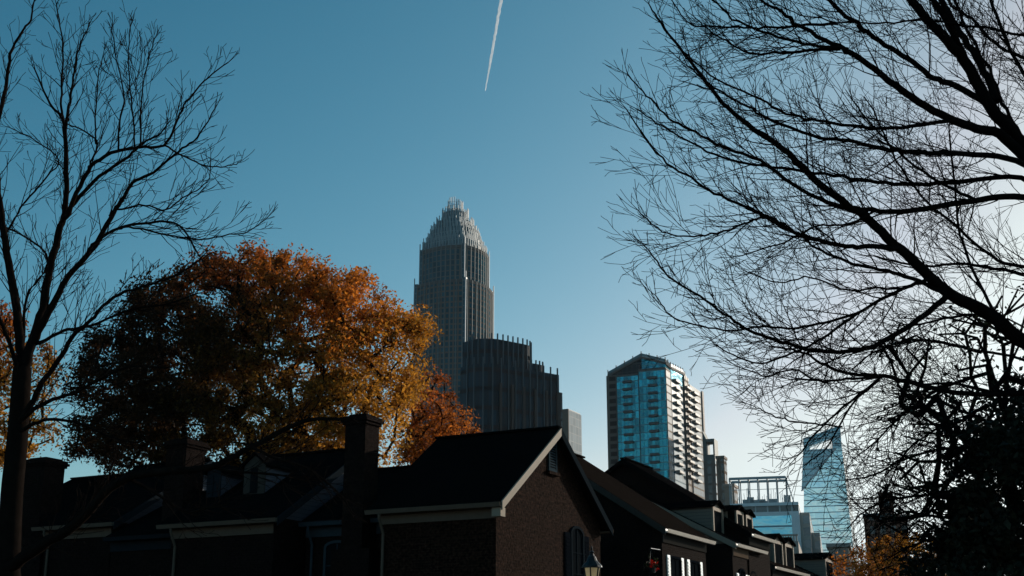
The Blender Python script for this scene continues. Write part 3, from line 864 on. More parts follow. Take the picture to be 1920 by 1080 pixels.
def house(name, label, loc, rz, L, W, ez, tan, wall='brick', roof='roof', trim='trim', oe=.3, orr=.32, group=None, gablew=None,
          frieze=True, gutter=True, rake_m=None, down=(), back_rake=True, gut_m=None):
    """ridge along local x from -L to 0; visible gable at x=0; eaves at y=0 and y=W, ez metres up"""
    root = thing(name, label, 'house', loc, rz, group)
    rh = W / 2 * tan; zr = ez + rh
    mb = MB()
    mb.prism([(-L, 0), (0, 0), (0, W), (-L, W)], 0, ez)
    gm = MB() if gablew else mb
    for x, flip in ((0, False), (-L, True)):
        tri = [(x, 0, ez), (x, W, ez), (x, W / 2, zr)]
        (gm if x == 0 else mb).face(tri if not flip else tri[::-1])
    mb.build('wall', M[wall], root)
    if gablew: gm.build('gable_wall', M[gablew], root)
    # roof slabs
    th = .13; rb = MB()
    for sgn in (0, 1):
        y_e = -oe if sgn == 0 else W + oe; z_e = ez - oe * tan
        sec = [(y_e, z_e + .02), (W / 2, zr + .02), (W / 2, zr + th + .02), (y_e, z_e + th + .02)]
        poly = [Vector((orr, y, z)) for y, z in sec]
        if sgn: poly = poly[::-1]
        rb.extrude(poly, (-(L + 2 * orr), 0, 0))
    rb.bar((orr, W / 2, zr + th + .03), (-L - orr, W / 2, zr + th + .03), .3, .07)
    rf = rb.build('roof', M[roof], root)
    # rake boards
    for sgn in (0, 1):
        y_e = -oe if sgn == 0 else W + oe; z_e = ez - oe * tan
        m = MB(); w_ = .26
        poly = [(orr + .003, y_e, z_e + th), (orr + .003, W / 2, zr + th), (orr + .003, W / 2, zr + th - w_), (orr + .003, y_e, z_e + th - w_)]
        if sgn: poly = poly[::-1]
        m.extrude(poly, (.05, 0, 0))
        m.build('rake_board', M[(rake_m or (trim, trim))[sgn]], root)
    for sgn, y in ((0, 0), (1, W)):
        s = -1 if sgn == 0 else 1
        if frieze:
            m = MB(); m.box(-L, -.01, min(y + s * .003, y + s * .05), max(y + s * .003, y + s * .05), ez - .52, ez - .12)
            m.build('frieze_board', M[trim], root)
            m = MB(); m.box(-L, orr - .01, min(y + s * .055, y + s * oe), max(y + s * .055, y + s * oe), ez - oe * tan - .03, ez - oe * tan + .015); m.build('soffit', M[trim], root)
        if gutter:
            yy = y + s * oe; z = ez - oe * tan
            m = MB(); sec = [(yy, z + .1), (yy, z - .03), (yy + s * .09, z - .03), (yy + s * .14, z + .1), (yy + s * .12, z + .1), (yy + s * .08, z), (yy + s * .02, z), (yy + s * .02, z + .1)]
            m.extrude([Vector((orr + .02, a, b)) for a, b in sec], (-(L + 2 * orr + .04), 0, 0)); m.build('gutter', M[gut_m or trim], root)
    for x, y in down:
        m = MB(); s = -1 if y < W / 2 else 1; ye = (-oe - .05) if s < 0 else W + oe + .05; yw = -.09 if s < 0 else W + .09
        z = ez - oe * tan
        pts = [Vector((x, ye, z)), Vector((x, ye, z - .15)), Vector((x, yw, z - .6)), Vector((x, yw, 0))]
        m.tube(pts, [.045] * 4, 8); m.build('downspout', M[trim], root)
    return root, zr, rf

def chimney(root, x0, x1, y0, y1, z0, z1, mat='brick2', shoulder=None):
    m = MB(); m.box(x0, x1, y0, y1, z0, z1)
    if shoulder:
        e = .32; m.box(x0 - e, x1 + e, y0 - .06, y1 + .06, z0, shoulder)
        m.prism([(x0 - e, y0 - .06), (x1 + e, y0 - .06), (x1 + e, y1 + .06), (x0 - e, y1 + .06)], shoulder, shoulder + .01)
    for k, o in ((0, .06), (1, .12), (2, .07)): m.box(x0 - o, x1 + o, y0 - o, y1 + o, z1 + .003 + k * .09, z1 + .09 + k * .09)
    c = m.build('chimney', M[mat], root)
    p = MB(); p.box(x0 + .08, x1 - .08, y0 + .1, y1 - .1, z1 + .274, z1 + .34)
    p.build('chimney_cap', M['roof'], c)
    return c

def dormer(root, x, yf, yb, w, z0, z1, side=1, cheek='siding', rf='roof', tan=.35, front='trimdark'):
    """dormer on the y=W (street) slope: front at y=yf looking +y, running back to yb; x = its near cheek plane, w along -x"""
    m = MB(); m.box(x - w, x, yb, yf, z0, z1)
    m.extrude([(x, yf, z1), (x - w / 2, yf, z1 + w / 2 * tan), (x - w, yf, z1)], (0, yb - yf, 0))
    d = m.build('dormer', M[cheek], root)
    r = MB(); o = .16
    for s in (0, 1):
        xe = x + o if s == 0 else x - w - o; ze = z1 - o * tan
        poly = [(xe, yf + .2, ze + .01), (x - w / 2, yf + .2, z1 + w / 2 * tan + .01), (x - w / 2, yf + .2, z1 + w / 2 * tan + .1), (xe, yf + .2, ze + .1)]
        r.extrude(poly if s else poly[::-1], (0, yb - yf - .2, 0))
    r.build('dormer_roof', M[rf], d)
    fr = MB(); 
    for xa, xb in ((x - .14, x - .01), (x - w + .01, x - w + .14)): fr.box(xa, xb, yf + .003, yf + .09, z0, z1)
    fr.box(x - w + .14, x - .14, yf + .003, yf + .07, z1 - .16, z1 - .002)
    fr.build('dormer_trim', M[front], d)
    g = MB(); g.box(x - w + .15, x - .15, yf + .003, yf + .02, z0 + .1, z1 - .17); g.build('dormer_pane', M['pane'], d)
    return d

GRP_L = 'brick townhouses turned side on along the left'
GRP_R = 'brick townhouses along the street on the right'
zA = P(930, 938, 38)
tA = .68
LA, WA = 4.0, 7.75
ezA = zA.z
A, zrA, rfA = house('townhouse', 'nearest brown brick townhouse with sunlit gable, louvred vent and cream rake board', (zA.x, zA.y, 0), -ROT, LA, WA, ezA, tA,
                    trim='trim', rake_m=('rake', 'trimblue_and_shade'), group=GRP_L, down=((-3.85, 0),))  # right rake board goes dark by colour, its shade painted in
# gable vent with arched head
yv = WA * .5; zv = ezA + 1.35
m = MB(); arch = []
w_, h_ = .62, 1.1
def archpts(x, yc, z, w, h, k=8):
    pts = [Vector((x, yc - w / 2, z)), Vector((x, yc + w / 2, z))]
    for i in range(k + 1):
        a = math.pi * i / k; pts.append(Vector((x, yc + math.cos(a) * w / 2, z + h - w * .2 + math.sin(a) * w * .2)))
    return pts
po, pi = archpts(.06, yv, zv, w_, h_), archpts(.06, yv, zv + .08, w_ - .16, h_ - .16)
for i in range(len(po)):
    j = (i + 1) % len(po)
    m.face([po[i], po[j], pi[j], pi[i]]); o_ = Vector((.057, 0, 0)); m.face([po[i] - o_, po[j] - o_, po[j], po[i]])
vent = m.build('gable_vent', M['vent'], A)
m = MB()
for k in range(10):
    z = zv + .1 + k * .085; m.extrude([(.005, yv - .22, z), (.05, yv - .22, z - .02), (.05, yv - .22, z + .012), (.005, yv - .22, z + .05)], (0, .44, 0))
m.build('louvre', M['vent'], vent)
m = MB(); m.box(.003, .12, yv - .4, yv + .4, zv - .1, zv - .003); m.build('vent_sill', M['brick'], vent)
# cornice return at the near corner
m = MB(); m.box(.003, .3, -.28, .02, ezA - .5, ezA - .24); m.build('cornice_return', M['rake'], A)
# shuttered arched window low on the gable
window(A, (0, 5.2, ezA - 2.55), (0, 1, 0), (1, 0, 0), 1.05, 2.35, .28, M['trimblue_and_shade'], True, sw=.42)
# side chimney standing at the far left end
mc = chimney(A, -LA - 1.55, -LA - .78, .15, .95, 0, P(680, 784, 39.5).z, 'brick2', shoulder=ezA - 1.2)

# link house behind, lower roof
lk = Vector((zA.x, zA.y, 0)) - U * LA + V * 1.0
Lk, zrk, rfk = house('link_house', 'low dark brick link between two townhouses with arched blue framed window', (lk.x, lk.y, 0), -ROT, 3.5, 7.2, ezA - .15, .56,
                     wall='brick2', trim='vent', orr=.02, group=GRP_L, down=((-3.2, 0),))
window(Lk, (-2.75, 0, ezA - 2.9), (1, 0, 0), (0, -1, 0), 1.0, 2.1, .2, M['vent'])

# second townhouse to the left
zB = P(515, 969, 41.3)
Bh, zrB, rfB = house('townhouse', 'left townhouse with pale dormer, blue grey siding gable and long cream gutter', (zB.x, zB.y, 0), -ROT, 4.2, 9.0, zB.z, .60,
                     wall='brick2', gablew='bluesiding', trim='trim', rake_m=('trimblue_and_shade', 'trimblue_and_shade'), group=GRP_L, down=((-3.95, 0),))
# front dormer: pale face looking at the street side
def front_dormer(root, x0, x1, yf, yb, z0, z1, mat, side):
    m = MB(); m.box(x0, x1, yf, yb, z0, z1); d = m.build('dormer', M[side], root)
    m = MB(); h = (x1 - x0) / 2 * .8
    m.box(x0 + .002, x1 - .002, yf - .05, yf - .003, z0 + .03, z1); m.extrude([(x0, yf - .05, z1), (x1, yf - .05, z1), ((x0 + x1) / 2, yf - .05, z1 + h)], (0, .045, 0)); m.build('dormer_face', M[mat], d)
    r = MB(); o = .12
    for s in (0, 1):
        xe = x0 - o if s == 0 else x1 + o; ze = z1 - o * .8; xm = (x0 + x1) / 2
        poly = [(xe, yf - .15, ze + .01), (xm, yf - .15, z1 + h + .01), (xm, yf - .15, z1 + h + .1), (xe, yf - .15, ze + .1)]
        r.extrude(poly[::-1] if s else poly, (0, yb - yf + .15, 0))
    r.build('dormer_roof', M['roof'], d)
    g = MB(); g.box(x0 + .3, x1 - .3, yf - .075, yf - .052, z0 + .3, z1 - .1); g.build('dormer_pane', M['pane'], d)
dz = P(480, 907, 43.5).z
front_dormer(Bh, -2.5, -1.6, 1.5, 4.3, zB.z + .75, zB.z + 2.0, 'trimdrab', 'bluesiding')
front_dormer(Bh, -4.1, -3.5, 1.5, 4.3, zB.z + .75, zB.z + 1.9, 'trimblue_and_shade', 'bluesiding')
lk2 = Vector((zB.x, zB.y, 0)) - U * 4.2 + V * 1.0
L2, _, _ = house('link_house', 'dark link house left of the pale dormer, under the low bough', (lk2.x, lk2.y, 0), -ROT, 3.6, 7.2, zB.z - .2, .5,
                 wall='brick2', trim='trimblue_and_shade', orr=.02, group=GRP_L)
chimney(L2, -1.6, -.7, .2, 1.2, 0, P(325, 832, 44).z, 'brick2')
zC = P(212, 978, 46)
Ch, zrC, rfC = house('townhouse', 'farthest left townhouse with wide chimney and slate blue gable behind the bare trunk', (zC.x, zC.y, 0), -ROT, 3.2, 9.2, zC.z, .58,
                     wall='brick2', gablew='bluesiding', trim='trim', rake_m=('trimblue_and_shade', 'trimblue_and_shade'), group=GRP_L, down=((-2.95, 0),))
chimney(Ch, -4.75, -3.75, .1, 1.1, 0, P(70, 862, 46.5).z, 'brick2', shoulder=zC.z - .2)
# slate-clad house behind, its pale roof slope shows under the branches
zD = P(300, 905, 58)
Dh, _, _ = house('townhouse', 'slate grey house behind the left row, pale roof slope against the sky', (zD.x, zD.y, 0), -ROT, 9.5, 8.5, zD.z - 1.0, .52,
                 wall='bluesiding', roof='roof', trim='trimblue_and_shade', group=GRP_L)
bpy.data.objects[Dh.name].children[1].data.materials[0] = shingle('slate_shingle', (.11, .14, .16))

# ---- street row, gables turned to the camera, eaves along the street
RZ = math.atan2(-V.y, -V.x)
def rowhouse(label, px, py, h, L, W, tan, name='row_house', **k):
    """street-side eave corner seen at (px, py), h metres above the camera"""
    Y = 40.0
    for _ in range(30): Y = Y * h / (P(px, py, Y).z - CAMZ)
    c = P(px, py, Y); o = Vector((c.x, c.y, 0)) - U * W
    root, zr, rf = house(name, label, (o.x, o.y, 0), RZ, L, W, c.z, tan, group=GRP_R, **k)
    return root, zr, c, o
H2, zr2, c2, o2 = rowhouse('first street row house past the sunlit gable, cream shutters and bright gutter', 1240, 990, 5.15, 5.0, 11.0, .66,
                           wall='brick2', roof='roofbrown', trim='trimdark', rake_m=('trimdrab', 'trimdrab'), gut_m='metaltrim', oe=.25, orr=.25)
for s in (.75, 2.95):
    window(H2, (-s, 11.0, c2.z - 3.1), (-1, 0, 0), (0, 1, 0), 1.15, 2.15, 0, M['shutter'], True, sw=.3, shmat=M['whitepaint'])
H3, zr3, c3, o3 = rowhouse('second street row house with beige rake and two clapboard dormers', 1372, 1019, 5.45, 4.2, 11.4, .52,
                           wall='brick2', gablew='siding', roof='roof', trim='trim', rake_m=('rake', 'rake'), gut_m='metaltrim', oe=.25, orr=.2)
for s in (.7, 2.4): window(H3, (-s, 11.4, c3.z - 3.1), (-1, 0, 0), (0, 1, 0), .95, 2.1, .25, M['shutter'], True, sw=.3, shmat=M['whitepaint'])
dormer(H3, -.5, 11.4 - 1.05, 7.4, 1.5, c3.z + .1, c3.z + 1.75, front='rake')
dormer(H3, -2.5, 11.4 - 1.05, 7.4, 1.5, c3.z + .1, c3.z + 1.75, front='rake')
H4, zr4, c4, o4 = rowhouse('third street row house, tallest dark roof peaking beside the teal tower', 1402, 1000, 6.1, 3.4, 12.0, .62,
                           wall='brick2', roof='roof', trim='trimdark', rake_m=('roof', 'roof'), gut_m='metaltrim', oe=.25, orr=.2)
dormer(H4, -.4, 11.3, 8.6, 1.1, c4.z - .3, c4.z + 1.15, cheek='brick2', front='rake')
dormer(H4, -1.9, 11.3, 8.6, 1.1, c4.z - .3, c4.z + 1.1, cheek='brick2', front='rake')
H5, zr5, c5, o5 = rowhouse('fourth street row house with one long clapboard dormer', 1446, 1062, 5.1, 6.0, 10.0, .5,
                           wall='brick2', gablew='siding', roof='roofbrown', trim='trimdark', gut_m='metaltrim', oe=.25, orr=.2)
dormer(H5, -2.2, 10 - .5, 6.2, 1.7, c5.z - .05, c5.z + 1.55, front='rake')
dormer(H5, -4.4, 10 - .5, 6.2, 1.7, c5.z - .05, c5.z + 1.55, front='rake')
H6, zr6, c6, o6 = rowhouse('last street row house, small dormer at the foot of the glass tower', 1545, 1092, 5.1, 7.0, 10.0, .5,
                           wall='brick2', gablew='siding', roof='roofbrown', trim='trimdark', oe=.25, orr=.2)
dormer(H6, -2.4, 10 - .5, 6.2, 2.0, c6.z - .2, c6.z + 1.6, front='rake')

# ================================================================== STREET LAMP
def street_lamp():
    c = P(1110, 1064, 24)
    root = thing('street_lamp', 'old fashioned black street lamp with tapered cream glass lantern before the gable', 'street lamp', (c.x, c.y, 0))
    zg = c.z
    m = MB(); m.lathe([(.16, 0), (.16, .25), (.1, .35), (.065, .6), (.05, 1.6), (.045, zg - .55), (.07, zg - .5), (.04, zg - .45), (.06, zg - .36)], 12); m.build('post', M['blackmetal'], root, True)
    t = NT('lantern_glass'); d = t.n('ShaderNodeBsdfDiffuse'); d.inputs[0].default_value = (.85, .74, .55, 1)
    tr = t.n('ShaderNodeBsdfTranslucent'); tr.inputs[0].default_value = (.95, .84, .62, 1)
    mx = t.n('ShaderNodeMixShader'); mx.inputs[0].default_value = .75; t.l(d.outputs[0], mx.inputs[1]); t.l(tr.outputs[0], mx.inputs[2]); gl = t.done(mx.outputs[0])
    n = 6; rt, rb = .155, .09; g = MB(); f = MB()
    for i in range(n):
        a0, a1 = 2 * math.pi * i / n + .26, 2 * math.pi * (i + 1) / n + .26
        q = lambda r, a, z: Vector((r * math.cos(a), r * math.sin(a), z))
        A_, B_, C_, D_ = q(rb, a0, zg - .36), q(rb, a1, zg - .36), q(rt, a1, zg), q(rt, a0, zg)
        g.face([A_, B_, C_, D_]); f.bar(A_, D_, .022, .022); f.bar(D_, C_, .022, .022); f.bar(A_, B_, .02, .02)
    g.build('lantern_glass', gl, root); f.build('lantern_frame', M['blackmetal'], root)
    m = MB(); m.lathe([(.19, zg), (.185, zg + .03), (.10, zg + .12), (.07, zg + .2), (.05, zg + .21), (.035, zg + .25), (.05, zg + .28), (.012, zg + .31), (.022, zg + .35), (0, zg + .4)], 12); m.build('lantern_cap', M['blackmetal'], root)
street_lamp()

# red blooms hanging by the wall of the first street row house
def red_blooms():
    c = P(1221, 1056, 44.3)
    root = thing('hanging_blooms', 'small hanging cluster of red blooms against the dark brick wall', 'hanging plant', (c.x, c.y, c.z))
    rng = np.random.default_rng(4); rnd = random.Random(4)
    pts = [(0, 0, Vector((rnd.gauss(0, .10), rnd.gauss(0, .08), rnd.gauss(0, .12)))) for _ in range(9)]
    leaves(pts, 14, .07, .035, lambda p, r, n, k: np.array([.5, .015, .01]) * r.uniform(.5, 1.2, (n, 1)), rng, 'bloom', leafmat('red_petals', .5), root)
    gp = [(0, 0, Vector((rnd.gauss(0, .13), rnd.gauss(0, .1), rnd.gauss(-.03, .12)))) for _ in range(12)]
    leaves(gp, 12, .1, .04, lambda p, r, n, k: np.array([.02, .03, .01]) * r.uniform(.5, 1.2, (n, 1)), rng, 'foliage', leafmat('dark_leaf', .3), root)
    m = MB(); m.lathe([(.02, -.34), (.13, -.32), (.17, -.16), (.155, -.16), (.12, -.28)], 12); m.build('basket', M['blackmetal'], root)
    m = MB()
    for a in (0, 2.1, 4.2): m.bar((.15 * math.cos(a), .15 * math.sin(a), -.16), (0, 0, .5), .008, .008)
    m.bar((0, 0, .5), (V.x * .9, V.y * .9, .52), .02, .02); m.build('hanger', M['blackmetal'], root)
red_blooms()

# ================================================================== LEAFY TREES
def leafy(name, label, poly, n, Y0, half, basepx, forkpx, per, spread, size, colfn, seed, rb=.3, mat=None, bark=None, cat='tree', rmin=.012, group=None, extra=None):
    rnd = random.Random(seed); rng = np.random.default_rng(seed)
    mx_, my_ = sum(p[0] for p in poly) / len(poly), sum(p[1] for p in poly) / len(poly)
    ins = spread * F / Y0 * .28
    poly = [(x + (mx_ - x) / math.hypot(mx_ - x, my_ - y) * ins, y + (my_ - y) / math.hypot(mx_ - x, my_ - y) * ins) for x, y in poly]
    poly = [(mx_ + (x - mx_) * q, my_ + (y - my_) * q) for x, y, q in [(x, y, 1 + rnd.uniform(-.055, .045)) for x, y in poly]]
    pts = crown_points(poly, n, Y0, half, rnd)
    if extra: pts += extra(rnd)
    fork = P(forkpx[0], forkpx[1], Y0); base = P(basepx, 900, Y0); base.z = -.1
    root = thing(name, label, cat, (base.x, base.y, 0), 0, group)
    wood, twig = MB(), MB()
    skeleton(base, fork, [p[2] for p in pts], rb, rmin, rnd, wood, twig)
    for o in (wood.build('trunk', bark or M['barkwarm'], None, True), twig.build('branches', bark or M['barkwarm'], None, True)): fix_parent(o, root)
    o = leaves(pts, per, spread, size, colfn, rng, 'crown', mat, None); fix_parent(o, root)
    return root
def mixcol(stops, jitter=.35):
    """leaf hues and painted shade over the crown: list of (px, py, rgb); nearest hues blended"""
    S = np.array([(a, b) for a, b, c in stops], float); K = np.array([c for a, b, c in stops], float)
    def fn(px, rng, n, clump):
        q = px + rng.normal(0, 40, px.shape)
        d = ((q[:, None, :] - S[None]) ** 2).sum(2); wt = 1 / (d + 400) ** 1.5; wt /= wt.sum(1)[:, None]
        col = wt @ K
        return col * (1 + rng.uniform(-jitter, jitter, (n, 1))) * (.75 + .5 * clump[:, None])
    return fn
LEAF = leafmat('autumn_leaf', .6)
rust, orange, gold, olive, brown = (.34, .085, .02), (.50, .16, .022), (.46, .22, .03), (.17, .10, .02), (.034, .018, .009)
orange_poly = [(128, 800), (135, 700), (165, 640), (215, 600), (245, 545), (300, 520), (330, 492), (352, 478), (395, 482), (410, 452), (450, 452), (470, 462), (515, 447), (545, 462), (560, 480),
               (610, 478), (640, 505), (660, 520), (690, 512), (715, 550), (740, 560), (760, 590), (790, 585), (820, 615), (812, 665), (800, 720), (790, 770), (760, 820), (735, 868), (650, 880), (400, 905), (250, 900), (170, 865), (130, 850)]
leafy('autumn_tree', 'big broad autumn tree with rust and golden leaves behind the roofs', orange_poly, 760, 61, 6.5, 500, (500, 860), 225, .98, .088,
      mixcol([(430, 470, rust), (520, 460, orange), (640, 510, orange), (700, 560, orange), (790, 620, gold), (770, 720, gold), (720, 800, gold), (600, 600, orange), (560, 700, olive), (640, 760, gold), (450, 600, brown), (300, 600, brown), (200, 700, brown), (300, 780, brown), (480, 800, olive)]), 11, rb=.55, mat=LEAF, rmin=.02)  # brown stops on the left paint the crown's shaded side into the leaves
red_poly = [(770, 720), (800, 680), (825, 690), (850, 725), (865, 770), (895, 785), (912, 805), (890, 815), (850, 850), (800, 870), (740, 870), (745, 800)]
leafy('autumn_tree', 'smaller russet tree between the golden crown and the dark office block', red_poly, 110, 72, 3, 800, (800, 860), 95, .75, .085,
      mixcol([(800, 720, rust), (850, 760, (.26, .08, .025)), (880, 800, orange), (770, 840, orange)]), 12, rb=.2, mat=LEAF)
gold_poly = [(-160, 640), (-100, 570), (0, 560), (40, 590), (95, 640), (115, 690), (100, 740), (112, 790), (100, 830), (60, 870), (-60, 900), (-180, 860)]
leafy('autumn_tree', 'golden brown tree behind the bare trunk at the left edge', gold_poly, 190, 66, 4, -40, (-40, 860), 105, .9, .1,
      mixcol([(20, 600, rust), (60, 680, olive), (40, 760, gold), (80, 820, gold)]), 13, rb=.3, mat=LEAF)
low_poly = [(1545, 1070), (1580, 1040), (1620, 1030), (1650, 1005), (1700, 1000), (1760, 1010), (1800, 1040), (1800, 1110), (1560, 1120)]
leafy('autumn_tree', 'low orange street tree at the bottom right beyond the row', low_poly, 110, 80, 3, 1660, (1660, 1120), 110, .8, .085,
      mixcol([(1600, 1050, orange), (1700, 1020, gold), (1750, 1060, brown)]), 14, rb=.18, mat=LEAF)

# ================================================================== BARE TREES
def bare_right():
    rnd = random.Random(21)
    base = P(2120, 900, 14.0)
    root = thing('bare_tree', 'tall bare tree reaching in from the right edge with long arching boughs', 'tree', (base.x, base.y, 0))
    wood, twig = MB(), MB()
    prm = dict(seg=.16, wig=.10, up=.06, rmin=.0029, max=3, kids=1, prob=.82)
    tr = [Vector((base.x, base.y, -.1)), Vector((base.x, base.y, 1.2)), P(2105, 900, 14), P(2090, 760, 14), P(2060, 620, 14), P(2015, 470, 14), P(1960, 340, 14), P(1920, 272, 14)]
    tr = catmull(tr, 4); wood.tube(tr, [.27 - .18 * (i / (len(tr) - 1)) for i in range(len(tr))], 10)
    trunk = wood.build('trunk', M['bark'], None, True); fix_parent(trunk, root); wood = MB()
    Ls = [
     ([(1920, 272), (1857, 200), (1812, 118), (1775, 77), (1710, 0), (1650, -70)], 14, 13, 26, 12, .3),
     ([(1830, 150), (1800, 90), (1775, 40), (1745, -10)], 13.7, 13.3, 13, 9, .3),
     ([(1870, 190), (1838, 120), (1800, 60), (1765, 0), (1740, -60)], 13.8, 14.6, 15, 9, .3),
     ([(1935, 292), (1905, 240), (1875, 180), (1850, 120), (1815, 60), (1790, 0)], 13.8, 15, 8, 5, .3),
     ([(1955, 330), (1885, 257), (1832, 240), (1775, 220), (1710, 183), (1657, 143), (1608, 106), (1572, 86), (1507, 53), (1466, 24), (1417, -5)], 14, 12, 22, 4, .3),
     ([(1845, 190), (1790, 160), (1751, 147), (1702, 110), (1649, 77), (1596, 37), (1555, 0), (1520, -40)], 13.8, 12.6, 13, 6, .3),
     ([(1960, 340), (1906, 301), (1808, 289), (1710, 285), (1649, 277), (1600, 265), (1539, 257), (1450, 228), (1400, 200), (1340, 165), (1290, 125)], 14, 12, 13, 2.5, .27),
     ([(1800, 232), (1779, 226), (1710, 236), (1629, 240), (1547, 228), (1486, 216), (1425, 187), (1344, 147), (1290, 105), (1262, 75)], 13.6, 11.8, 9, 2, .27),
     ([(2076, 690), (1990, 674), (1920, 640), (1853, 587), (1792, 559), (1743, 518), (1690, 469), (1629, 412), (1588, 383), (1531, 338), (1466, 277), (1401, 232), (1344, 179), (1295, 118), (1238, 41), (1217, 8)], 14, 11.6, 34, 2, .27),
     ([(2010, 420), (1920, 371), (1832, 375), (1710, 395), (1649, 395), (1580, 389), (1507, 358), (1425, 301), (1368, 281), (1303, 248), (1254, 220), (1213, 179), (1177, 140)], 14, 12, 14, 2, .27),
     ([(1982, 388), (1914, 334), (1792, 342), (1710, 346), (1629, 338), (1547, 326), (1450, 314), (1368, 300), (1300, 270), (1240, 235), (1195, 205)], 14.2, 13, 11, 2, .27),
     ([(1690, 469), (1640, 462), (1588, 461), (1519, 445), (1474, 429), (1425, 400), (1352, 367), (1295, 334), (1242, 297), (1205, 253), (1175, 205)], 12.9, 11.6, 11, 2, .27),
     ([(1775, 552), (1710, 522), (1649, 506), (1588, 490), (1531, 465), (1494, 437), (1450, 410), (1400, 385)], 13.2, 13.6, 9, 2, .27),
     ([(1775, 556), (1727, 595), (1670, 632), (1608, 657), (1527, 657), (1478, 644), (1417, 624), (1368, 595), (1311, 555), (1254, 518), (1217, 470)], 13.2, 11.6, 12, 2.5, .25),
     ([(1743, 522), (1702, 538), (1649, 563), (1608, 587), (1547, 604), (1486, 616), (1425, 612), (1368, 620), (1303, 608), (1255, 590), (1230, 555)], 13, 12, 8, 2, .27),
     ([(1608, 587), (1539, 636), (1486, 661), (1425, 681), (1365, 661), (1335, 640)], 12.6, 12, 6, 2, .27),
     ([(2080, 760), (2000, 742), (1920, 738), (1812, 738), (1710, 718), (1657, 705), (1600, 701), (1547, 685), (1507, 661), (1450, 650)], 14, 12, 14, 3, .27),
     ([(1657, 705), (1588, 710), (1535, 714), (1486, 693), (1440, 705), (1390, 690)], 12.6, 12.2, 6, 2, .27),
     ([(1649, 710), (1608, 742), (1572, 771), (1527, 815), (1500, 850), (1475, 862)], 12.6, 12.2, 6, 2, .24),
     ([(1649, 712), (1600, 755), (1565, 815), (1545, 845), (1520, 862)], 12.6, 12.6, 5, 2, .24),
     ([(1580, 800), (1530, 795), (1480, 788), (1440, 775), (1415, 762)], 12.6, 12.3, 4, 2, .22),
     ([(1470, 420), (1433, 408), (1405, 416), (1344, 437), (1291, 443), (1242, 433), (1197, 395)], 12.2, 11.6, 6, 2, .22),
     ([(1570, 44), (1498, 49), (1433, 53), (1384, 51), (1315, 49), (1287, 41), (1262, 4)], 12.6, 12, 6, 2, .25),
     ([(1590, 92), (1507, 81), (1445, 65), (1384, 41), (1335, 0)], 12.3, 11.8, 7, 3, .25),
     ([(1575, 92), (1478, 98), (1417, 100), (1368, 81), (1331, 57), (1300, 30)], 12.3, 12, 6, 2, .25),
     ([(1962, 345), (1988, 240), (1975, 160), (1920, 110), (1865, 81), (1828, 41), (1792, 16), (1760, -20)], 14, 15.5, 9, 4, .25),
     ([(1962, 343), (2005, 230), (1990, 120), (1920, 67), (1808, 47), (1740, 38), (1660, 42), (1570, 40), (1500, 26), (1440, 0)], 14, 12.6, 8, 1.6, .25),
     ([(1985, 395), (2010, 290), (1965, 190), (1920, 140), (1880, 60), (1850, -20)], 14.5, 16, 10, 5, .22),
     ([(2024, 500), (1920, 500), (1860, 482), (1800, 430), (1740, 380), (1680, 300), (1640, 210)], 14.5, 15.5, 8, 3, .25),
     ([(2040, 560), (1940, 520), (1880, 505), (1800, 495), (1720, 498), (1640, 480)], 14.5, 15.5, 9, 3, .25),
     ([(1870, 590), (1830, 520), (1800, 440), (1790, 350), (1780, 250)], 13.7, 14.6, 7, 3, .25),
     ([(1830, 375), (1760, 340), (1690, 290), (1640, 240), (1600, 190)], 13.5, 14.5, 7, 2.5, .25),
     ([(1640, 395), (1590, 420), (1530, 425), (1470, 455), (1420, 470), (1385, 480)], 12.8, 12, 5, 2, .25),
     ([(1700, 540), (1640, 540), (1590, 545), (1520, 520), (1460, 530), (1400, 510)], 12.9, 12, 5, 2, .25),
    ]
    for tr_, y0, y1, w0, w1, sp in Ls:
        limb(wood, twig, tr_, y0, y1, w0 * 1.02, w1 * 1.15, rnd, prm, spawn=sp * .43, klen=.95, tstart=.1)
    o = wood.build('bough', M['bark'], None, True); fix_parent(o, root)
    o = twig.build('twigs', M['bark'], None, True); fix_parent(o, root)
bare_right()

